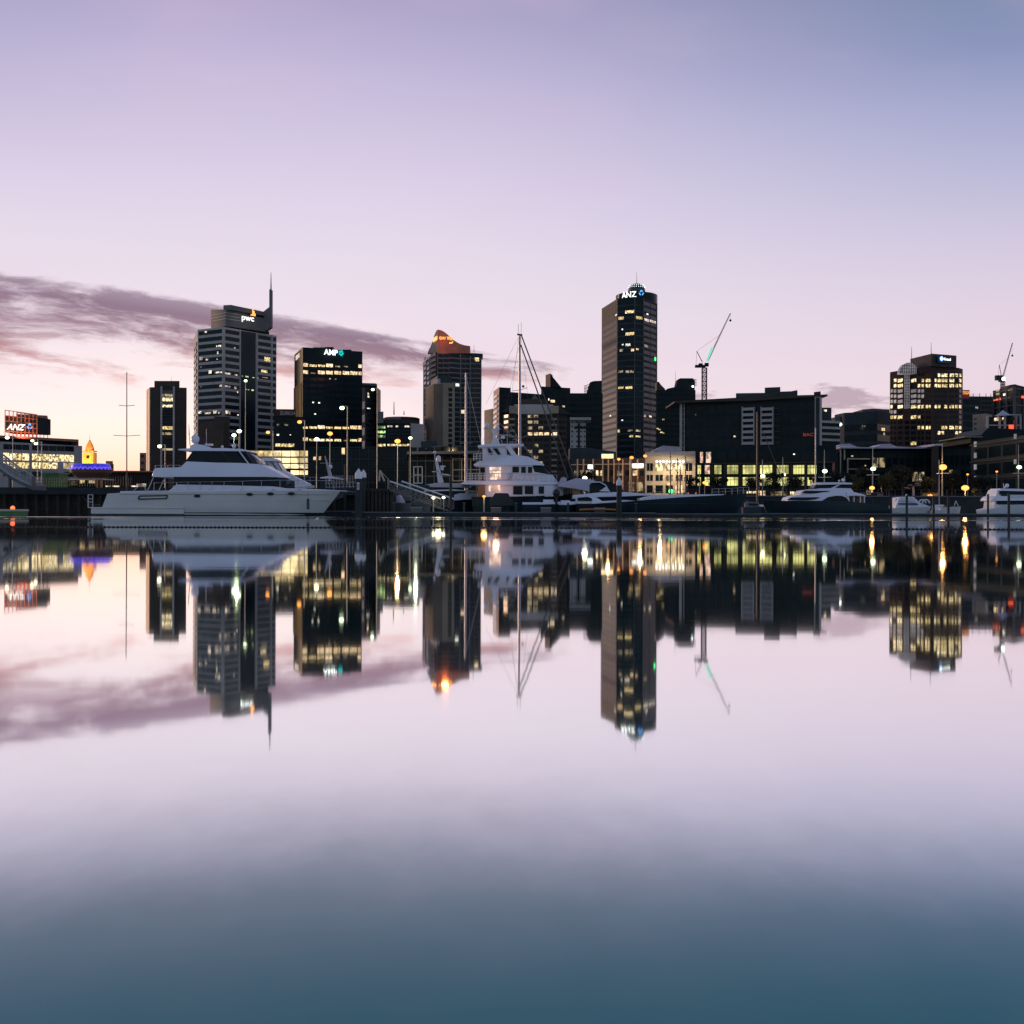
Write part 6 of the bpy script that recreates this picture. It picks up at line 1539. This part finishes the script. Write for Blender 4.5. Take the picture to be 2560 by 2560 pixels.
# ================================================================== LAMPS
def lamp_glow(p, e, col):
    ld = bpy.data.lights.new('lamp_light','POINT'); ld.energy = e; ld.color = col; ld.shadow_soft_size = .3
    lo = bpy.data.objects.new('lamp_light', ld); S.collection.objects.link(lo); lo.location = p
def lamp(px, y, D, label, m='lamp_white', r=.30, kind='arm', base=None, side=-1, spike=0):
    zb = LAND if base is None else base
    p = P(px,y,D); o = thing('street_lamp', label, 'street lamp', (p.x,D,zb), 'street lamps along the waterfront')
    if kind == 'arm':      # pole beside the head on a short arm
        x = p.x-side*.9*1.0
        MB().tube((x,D,zb),(x,D,p.z+.3),.11,.07).build('pole','pole_grey',o)
        MB().tube((x,D,p.z+.28),(p.x,D,p.z+r*.7),.05).build('arm','pole_grey',o)
    elif kind == 'cross':  # marina light column with spike and crossbar
        MB().tube((p.x,D+.25,zb),(p.x,D+.25,p.z+spike),.14,.04).build('pole','pole_grey',o)
        MB().tube((p.x-1.0,D,p.z-1.0),(p.x+1.0,D,p.z-.95),.07).build('crossbar','pole_grey',o)
    elif kind == 'bollard':
        MB().tube((p.x,D,zb),(p.x,D,p.z-r*.5),.07).build('pole','pole_grey',o)
    else:
        MB().tube((p.x,D,zb),(p.x,D,p.z),.09,.06).build('pole','pole_grey',o)
    MB().ball(p,r,r,r*.72,12,7).build('lamp_head',m,o)
    return o
CR = [
 (18,1094,185,'curved promenade lamp at the far left edge','lamp_white',.32,'arm'),
 (81,1102,190,'left lamp of the pair over the footbridge end','lamp_white',.26,'arm'),
 (90,1109,178,'lower right lamp of the pair over the footbridge end','lamp_white',.26,'arm'),
 (399,1116,185,'lamp on a pale pole against the slim brown tower','lamp_white',.34,'arm'),
 (585,1088,205,'lower left lamp of the bright pair before the crowned tower','lamp_green',.40,'post'),
 (598,1078,212,'upper right lamp of the bright pair before the crowned tower','lamp_green',.44,'post'),
 (670,1081,205,'orange lamp right of the crowned tower foot','lamp_amber',.36,'arm'),
 (749,1055,205,'lamp against the ribs of the black tower','lamp_amber',.40,'arm'),
 (792,1098,215,'left lamp of the two at the foot of the black tower','lamp_white',.44,'post'),
 (825,1084,215,'right, larger lamp of the two at the foot of the black tower','lamp_amber',.50,'post'),
 (855,1020,190,'tall lamp high in front of the black tower','lamp_green',.40,'arm'),
 (932,974,230,'flood lamp on the tall pole beside the grey apartment tower','lamp_green',.34,'arm'),
 (994,1103,220,'large amber lamp before the drum-topped office','lamp_amber',.56,'post'),
 (1026,1095,225,'small green-white lamp beside the pale grid wall','lamp_green',.36,'post'),
 (614,952,240,'high flood lamp in front of the crowned tower glass shaft','lamp_green',.34,'post'),
 (1462,1195,128,'brilliant lamp over the white canopied yacht','lamp_white',.27,'post'),
 (1547,1148,205,'leftmost of three orange lamps over the restaurants','lamp_small',.30,'post'),
 (1579,1144,205,'middle of three orange lamps over the restaurants','lamp_small',.36,'post'),
 (1613,1140,205,'rightmost of three orange lamps over the restaurants','lamp_small',.34,'post'),
 (1673,1210,185,'lamp low before the white waterfront building','lamp_amber',.30,'post'),
 (1749,1176,190,'faint lamp at the left end of the lime-lit building','lamp_small',.18,'post'),
 (1762,1207,185,'orange lamp among the trees below the lime-lit windows','lamp_amber',.34,'post'),
 (1898,1204,186,'orange lamp beside the dark red-brown mast','lamp_amber',.34,'post'),
 (1907,1190,184,'first tall marina light from the left, by the red-brown mast','lamp_white',.36,'cross'),
 (1958,1187,184,'second tall marina light, among the lime-lit windows','lamp_white',.40,'cross'),
 (2062,1178,184,'third tall marina light, right of the lime-lit windows','lamp_green',.40,'cross'),
 (2183,1172,184,'fourth tall marina light, by the cream terrace frames','lamp_green',.40,'cross'),
 (2357,1168,184,'tall marina light with a large orange head and long spike','lamp_amber',.62,'cross'),
 (2548,1168,184,'tall marina light at the right edge','lamp_green',.38,'cross'),
 (2180,1220,180,'orange lamp just below the fourth marina light','lamp_amber',.42,'post'),
 (2413,1220,178,'large low orange lamp between the marina light and the large cruiser','lamp_amber',.58,'post'),
 (2325,1240,176.5,'small amber lamp beside the glowing kiosk wall','lamp_small',.38,'post'),
 (2492,1179,192,'faint orange lamp on the dark right-hand building','lamp_small',.20,'post'),
 (2419,1186,192,'faint orange lamp above the large low orange lamp','lamp_small',.20,'post'),
]
for px,y,D,lb,m,r,kd in CR:
    lamp(px,y,D,lb,m,r,kd,base=(.4 if px==1462 else None),side=(1 if px in () else -1),spike={1907:2.6,1958:2.8,2062:3.4,2183:3.5,2357:3.8,2548:3.6}.get(px,0))
for px,y,D,lb,m in ((1083.5,1245,113.8,'left of two round lamps on the gangway foot','lamp_white'),(1109,1244,115.2,'right of two round lamps on the gangway foot','lamp_white'),(1210,1241,113,'amber bollard lamp on the pontoon before the teak stern','lamp_small')):
    lamp(px,y,D,lb,m,.16,'bollard',base=.42)
lamp_glow(P(1210,1243,112.6),25,(1,.5,.15)); lamp_glow(P(1096,1246,113),30,(1,.8,.4)); lamp_glow(P(1462,1197,126.8),120,(1,.95,.6))
lamp_glow(P(2180,1222,179),250,(1,.45,.12)); lamp_glow(P(2413,1222,177),500,(1,.45,.12)); lamp_glow(P(2357,1170,182.5),450,(1,.45,.12)); lamp_glow(P(1600,1175,220),900,(1,.5,.2)); lamp_glow(P(1650,1200,205),900,(1,.6,.3)); lamp_glow(P(1520,1150,220),300,(1,.55,.2))
lamp_glow(P(994,1105,215),1500,(1,.7,.35)); lamp_glow(P(1040,1095,300),6000,(.9,1,.7)); lamp_glow(P(592,1085,204),600,(.8,1,.5))
lamp_glow(P(1240,1215,120.5),70,(1,.45,.3))
# square floodlight box and the green sign
q = MB(); wbox(q,1470,1482,1162,1172,200,.3); o = thing('floodlight','square white floodlight above the canopied yacht','floodlight',(P(1476,1172,200).x,200,LAND))
q.build('lamp_panel','lamp_cool',o); MB().tube((P(1476,1172,200).x,200.4,LAND),(P(1476,1172,200).x,200.4,Hh(1476,1163,200)),.08).build('pole','pole_grey',o)
o = thing('harbour_sign','round green glowing light before the white waterfront building','light',(P(1677,1228,180).x,180,LAND))
MB().ball(P(1677,1228,180),.36,.2,.36).build('light_disc','sign_green',o); MB().tube((P(1677,1228,180).x,180.3,LAND),(P(1677,1228,180).x,180.3,Hh(1677,1229,180)),.05).build('post','pole_grey',o)
# ground-floor glow of shops under the lime-lit building
for k,(x0,x1,y0,y1,m,lb) in enumerate(((1895,1913,1227,1246,'lit_warm','brightly lit glass kiosk beside the swept yacht bow'),(1866,1893,1228,1234,'lit_yellow','strip-lit shopfront left of the bright kiosk'),(1925,1968,1228,1243,'lit_dim','dim shopfront between the bright kiosk and the swept yacht'),(1975,1998,1229,1236,'lit_yellow','lit shopfront just above the swept yacht foredeck'))):
    o = thing('shopfront', lb, 'shopfront', (G(x0,190).x,190,LAND), 'lit shopfronts on the quay')
    bx(o,'glazing',m,x0,x1,y0,y1,190,.1); bx(o,'frame','dark_clad',x0-2,x1+2,y0-2,y1+4,190.12,3)
    q = MB()
    for x in range(int(x0),int(x1),5): wbox(q,x,x+.7,y0,y1,189.9,.09)
    q.build('mullion','dark_clad',o)

# kiosks, sculpture, car
o = thing('site_cabin', 'beige cabin on the quay behind the swept yacht stern', 'cabin', (G(2200,178).x,178,LAND)); bx(o,'wall','beige_stone',2193,2208,1233,1252,178,3); bx(o,'dark_bay','dark_clad',2168,2193,1236,1252,178,3); bx(o,'roof','mid_stone',2166,2209,1231,1233,177.8,3.4); MB().tube(P(2204,1250,177.5),P(2204,1216,177.5),.05).build('pole','dark_steel',o)
o = thing('glowing_kiosk', 'orange glowing kiosk wall behind the small white cruiser', 'kiosk', (G(2335,178).x,178,LAND)); bx(o,'wall','amber_stone',2319,2346,1232,1250,178,2.5); bx(o,'roof','dark_clad',2317,2348,1230,1232,177.8,3)
lamp_glow(P(2328,1238,176.6),45,(1,.5,.15))
o = thing('petal_sculpture', 'branching metal petal sculpture on a pale trunk above the small cruiser', 'sculpture', (G(2284,180).x,180,LAND))
MB().tube((P(2284,1245,180).x,180,LAND),P(2283,1217,180),.24,.14).build('trunk','light_stone',o)
for x0,y0,x1,y1 in ((2283,1218,2266,1222),(2283,1218,2274,1211),(2283,1217,2296,1206),(2283,1217,2300,1212),(2274,1214,2262,1221),(2296,1206,2302,1200)):
    a = P(x0,y0,180); c = P(x1,y1,180); MB().tube(a,c,.07,.05).build('branch','rust_steel',o)
    m_ = a.lerp(c,.75); q = MB(); q.ball(m_,.42,.28,.09,8,4); q.build('petal','beige_stone',o)
for x,y in ((2298,1200),(2316,1198),(2322,1199)): q = MB(); wbox(q,x-3,x+3,y-.8,y+.8,196,.2); 
cr = thing('parked_car', 'small dark car with red tail lights before the white waterfront building', 'car', (P(1730,1234,181).x,181,LAND))
q = MB(); cxx = P(1730,1234,181).x
q.loft([[(cxx+sx*w,181+yy,LAND+z) for sx,z in ((-1,.35),(-1,.8),(1,.8),(1,.35))] for yy,w in ((0,.8),(.3,.88),(4,.88),(4.3,.8))]); q.build('body','black_clad',cr)
q = MB(); q.loft([[(cxx-w,181+yy,LAND+.8),(cxx-w*.85,181+yy+.02,LAND+z),(cxx+w*.85,181+yy+.02,LAND+z),(cxx+w,181+yy,LAND+.8)] for yy,w,z in ((.5,.82,.85),(1.0,.8,1.35),(2.6,.8,1.38),(3.3,.8,.85))]); q.build('cabin','dark_glass',cr)
for sx in (-.62,.62):
    q = MB(); q.ball((cxx+sx,180.96,LAND+.68),.13,.06,.09,8,4); q.build('tail_light','lamp_red',cr)
    for yy in (.8,3.5): q = MB(); q.tube((cxx+sx*1.1,181+yy,LAND+.3),(cxx+sx*1.35,181+yy,LAND+.3),.3,None,12); q.build('wheel','black_plastic',cr)

# ================================================================== TREES
def leaf_mesh(seed, w, h, n, m):
    rnd = random.Random(seed); mb = MB(); cl = []
    for i in range(13):
        a = rnd.uniform(0,6.28); rr = rnd.uniform(0,.75)*w; z = rnd.uniform(.35,.95)*h
        cl.append((rr*math.cos(a),rr*math.sin(a),z,rnd.uniform(.22,.42)*w))
    for i in range(n):
        c = rnd.choice(cl); d = Vector((rnd.gauss(0,1),rnd.gauss(0,1),rnd.gauss(0,.8))); d = d.normalized()*c[3]*rnd.random()**.4
        p = Vector(c[:3])+d; s = rnd.uniform(.07,.16); q = Vector((rnd.gauss(0,1),rnd.gauss(0,1),rnd.gauss(0,1))).normalized(); r_ = q.orthogonal().normalized(); u_ = q.cross(r_)
        mb.add([p-r_*s,p+u_*s*.6,p+r_*s,p-u_*s*.6],[(0,1,2,3)])
    return mb
protos = []
for sd_,mm in ((1,'foliage'),(2,'foliage'),(3,'foliage_lamplit')):
    root = bpy.data.objects.new('quay_tree',None); S.collection.objects.link(root)
    q = MB(); rnd = random.Random(sd_); q.tube((0,0,0),(0,0,1.7),.14,.10); 
    for k in range(6):
        a = k*1.05+rnd.random(); q.tube((0,0,1.4+.1*k),(math.cos(a)*1.0,math.sin(a)*1.0,2.6+.25*k),.06,.02)
    q.build('trunk','bark',root,smooth=30)
    leaf_mesh(sd_,1.9,4.3,2200,mm).build('crown',mm,root,smooth=0); protos.append(root)
TR = [(1462,196,0,1.25,'tree beside the leftmost restaurant posts'),(1728,184,0,.82,'round tree at the right corner of the white waterfront building'),(1790,184,1,1.0,'tree below the narrow lime windows left of centre'),(1880,185,1,.95,'tree left of the red-brown mast'),(1935,184,0,1.05,'tree between the first and second marina lights'),(1990,186,1,1.0,'tree above the swept yacht foredeck'),(2040,187,0,.9,'tree above the swept yacht hardtop'),(2092,190,1,1.25,'tree at the foot of the cream terrace frames'),(2136,184,2,.8,'yellow-green lit tree just right of the swept yacht hardtop'),(2222,184,2,1.05,'tree with lit-green foliage right of the beige cabin'),(2255,188,1,1.3,'dark tree left of the petal sculpture'),(2312,186,2,.95,'tree with lit-green foliage right of the petal sculpture'),(2380,190,0,1.2,'dark tree behind the pair of thin masts'),(2450,188,1,1.1,'dark tree right of the large low orange lamp'),(2475,178,2,.45,'low lit shrub left of the large cruiser'),(2440,178,2,.4,'low lit shrub right of the large orange lamp'),(2160,192,0,1.2,'dark tree left of the fourth marina light')]
used = set()
for px,D,k,sc,lb in TR:
    loc = (G(px,D).x,D,LAND)
    if k in used: o = copy_tree(protos[k],loc,lb)
    else: o = protos[k]; o.location = loc; used.add(k)
    tag(o,lb,'tree','trees along the quay'); o.scale = (sc,sc,sc*random.uniform(.85,1.05)); o.rotation_euler = (0,0,random.uniform(0,6))

# quay edge detail on the right
o = thing('quay_wall', 'dark stone quay wall behind the right-hand moorings', 'quay wall', (G(2100,175).x,175,0))
MB().box(16,120,174.6,175.98,-2,LAND+.1).build('face','concrete_dark',o); MB().box(16,120,174.4,175.4,LAND+.1,LAND+.28).build('coping','mid_stone',o)
q = MB()
for k in range(80): q.tube((20+k*1.3,174.8,LAND+.28),(20+k*1.3,174.8,LAND+1.2),.03,None,4)
for h in (.6,1.2): q.tube((16,174.8,LAND+h),(122,174.8,LAND+h),.025,None,4)
tag(q.build('quay_railing','dark_steel',loc=(20,174.8,LAND)), 'thin dark railing on the right-hand quay wall', 'railing')
o = thing('quay_wall', 'dark quay wall at the back of the basin behind the multi-decked yacht', 'quay wall', (0,211,0))
MB().box(-14,16,210.6,211.98,-2,LAND+.1).build('face','concrete_dark',o); MB().box(-14,16,210.4,211.4,LAND+.1,LAND+.28).build('coping','mid_stone',o)

# ================================================================== CRANES
def crane(label, D, base, top, cab_, jib, back, wpx, grp='tower cranes'):
    o = thing('tower_crane', label, 'crane', (G(base[0],D).x,D,2.7), grp)
    w = wpx/2*D/F; x = G(base[0],D).x; z0 = Hh(*base,D); z1 = Hh(*top,D); n = max(3,int((z1-z0)/(2*w)))
    q = MB(); q.box(x-w,x+w,D-w,D+w,2.7,z0-6)
    q = MB()
    for sx in (-1,1):
        for sy in (-1,1): q.tube((x+sx*w,D+sy*w,2.7),(x+sx*w,D+sy*w,z1),.14,None,4)
    for k in range(n):
        za = z0+(z1-z0)*k/n; zb = z0+(z1-z0)*(k+1)/n
        for sy in (-1,1):
            q.tube((x-w,D+sy*w,za),(x+w,D+sy*w,zb),.1,None,4); q.tube((x+w,D+sy*w,za),(x-w,D+sy*w,zb),.1,None,4); q.tube((x-w,D+sy*w,zb),(x+w,D+sy*w,zb),.1,None,4)
        for sx in (-1,1): q.tube((x+sx*w,D-w,za),(x+sx*w,D+w,zb),.08,None,4)
    q.build('mast','rust_steel',o)
    q = MB()
    for c_ in cab_: wbox(q,*c_,D-1,2)
    q.build('machinery_deck','black_clad',o)
    a = P(*jib[0],D); c = P(*jib[1],D); d = (c-a); side = Vector((d.z,0,-d.x)).normalized(); q = MB(); wj = jib[2]*D/F
    N = 22
    ch = [a+side*wj+Vector((0,-.5,0)), a-side*wj+Vector((0,0,0)), a+side*wj+Vector((0,.5,0))]
    for s0 in ch: q.tube(s0,c+(s0-a)*.45,.09,.07,4)
    for k in range(N):
        f_ = k/N; g_ = (k+1)/N; t1 = 1-.55*f_; t2 = 1-.55*g_
        q.tube(a+d*f_+(ch[0]-a)*t1, a+d*g_+(ch[1]-a)*t2,.06,None,4); q.tube(a+d*g_+(ch[1]-a)*t2, a+d*g_+(ch[2]-a)*t2,.05,None,4)
    q.build('jib','mid_stone',o)
    b_ = [P(*p_,D) for p_ in back]; q = MB(); q.path(b_,.16,5); q.build('back_mast','rust_steel',o)
    q = MB(); q.tube(b_[-1],a+d*.55,.04,None,4); q.tube(b_[-1],P(back[-1][0]-2,cab_[0][2]+2,D),.05,None,4); q.tube(c,c+Vector((0,0,-jib[3]*D/F)),.03,None,4); q.build('cable','dark_steel',o)
    MB().ball(c+Vector((0,0,-jib[3]*D/F)),.5,n=8,m=5).build('hook_block','black_clad',o)
    return o
c1 = crane('large luffing crane with a green lit jib foot behind the glass slab', 470, (1760,998), (1760,920), ((1739,1764,912,918),(1748,1757,908,913),(1763,1772,907,915)), ((1769,902),(1826,783),1.6,18), ((1757,903),(1755,904),(1742,878)), 11)
a = P(1768,902,469.4); c = P(1783,869,469.4); s_ = MB(); s_.prof([(a.x-.5,a.z),(c.x-.8,c.z),(c.x+.1,c.z),(a.x+.4,a.z)],469.2,469.6); s_.build('lit_cover','sign_teal',c1)
c2_ = crane('smaller crane over the half-built tower at the right', 540, (2506,975), (2506,955), ((2491,2509,938,950),(2500,2512,944,954)), ((2507,942),(2531,857),1.2,32), ((2503,938),(2498,912)), 8)
MB().ball(P(2509,947,538),.9,n=8,m=5).build('work_lamp','lamp_cool',c2_)
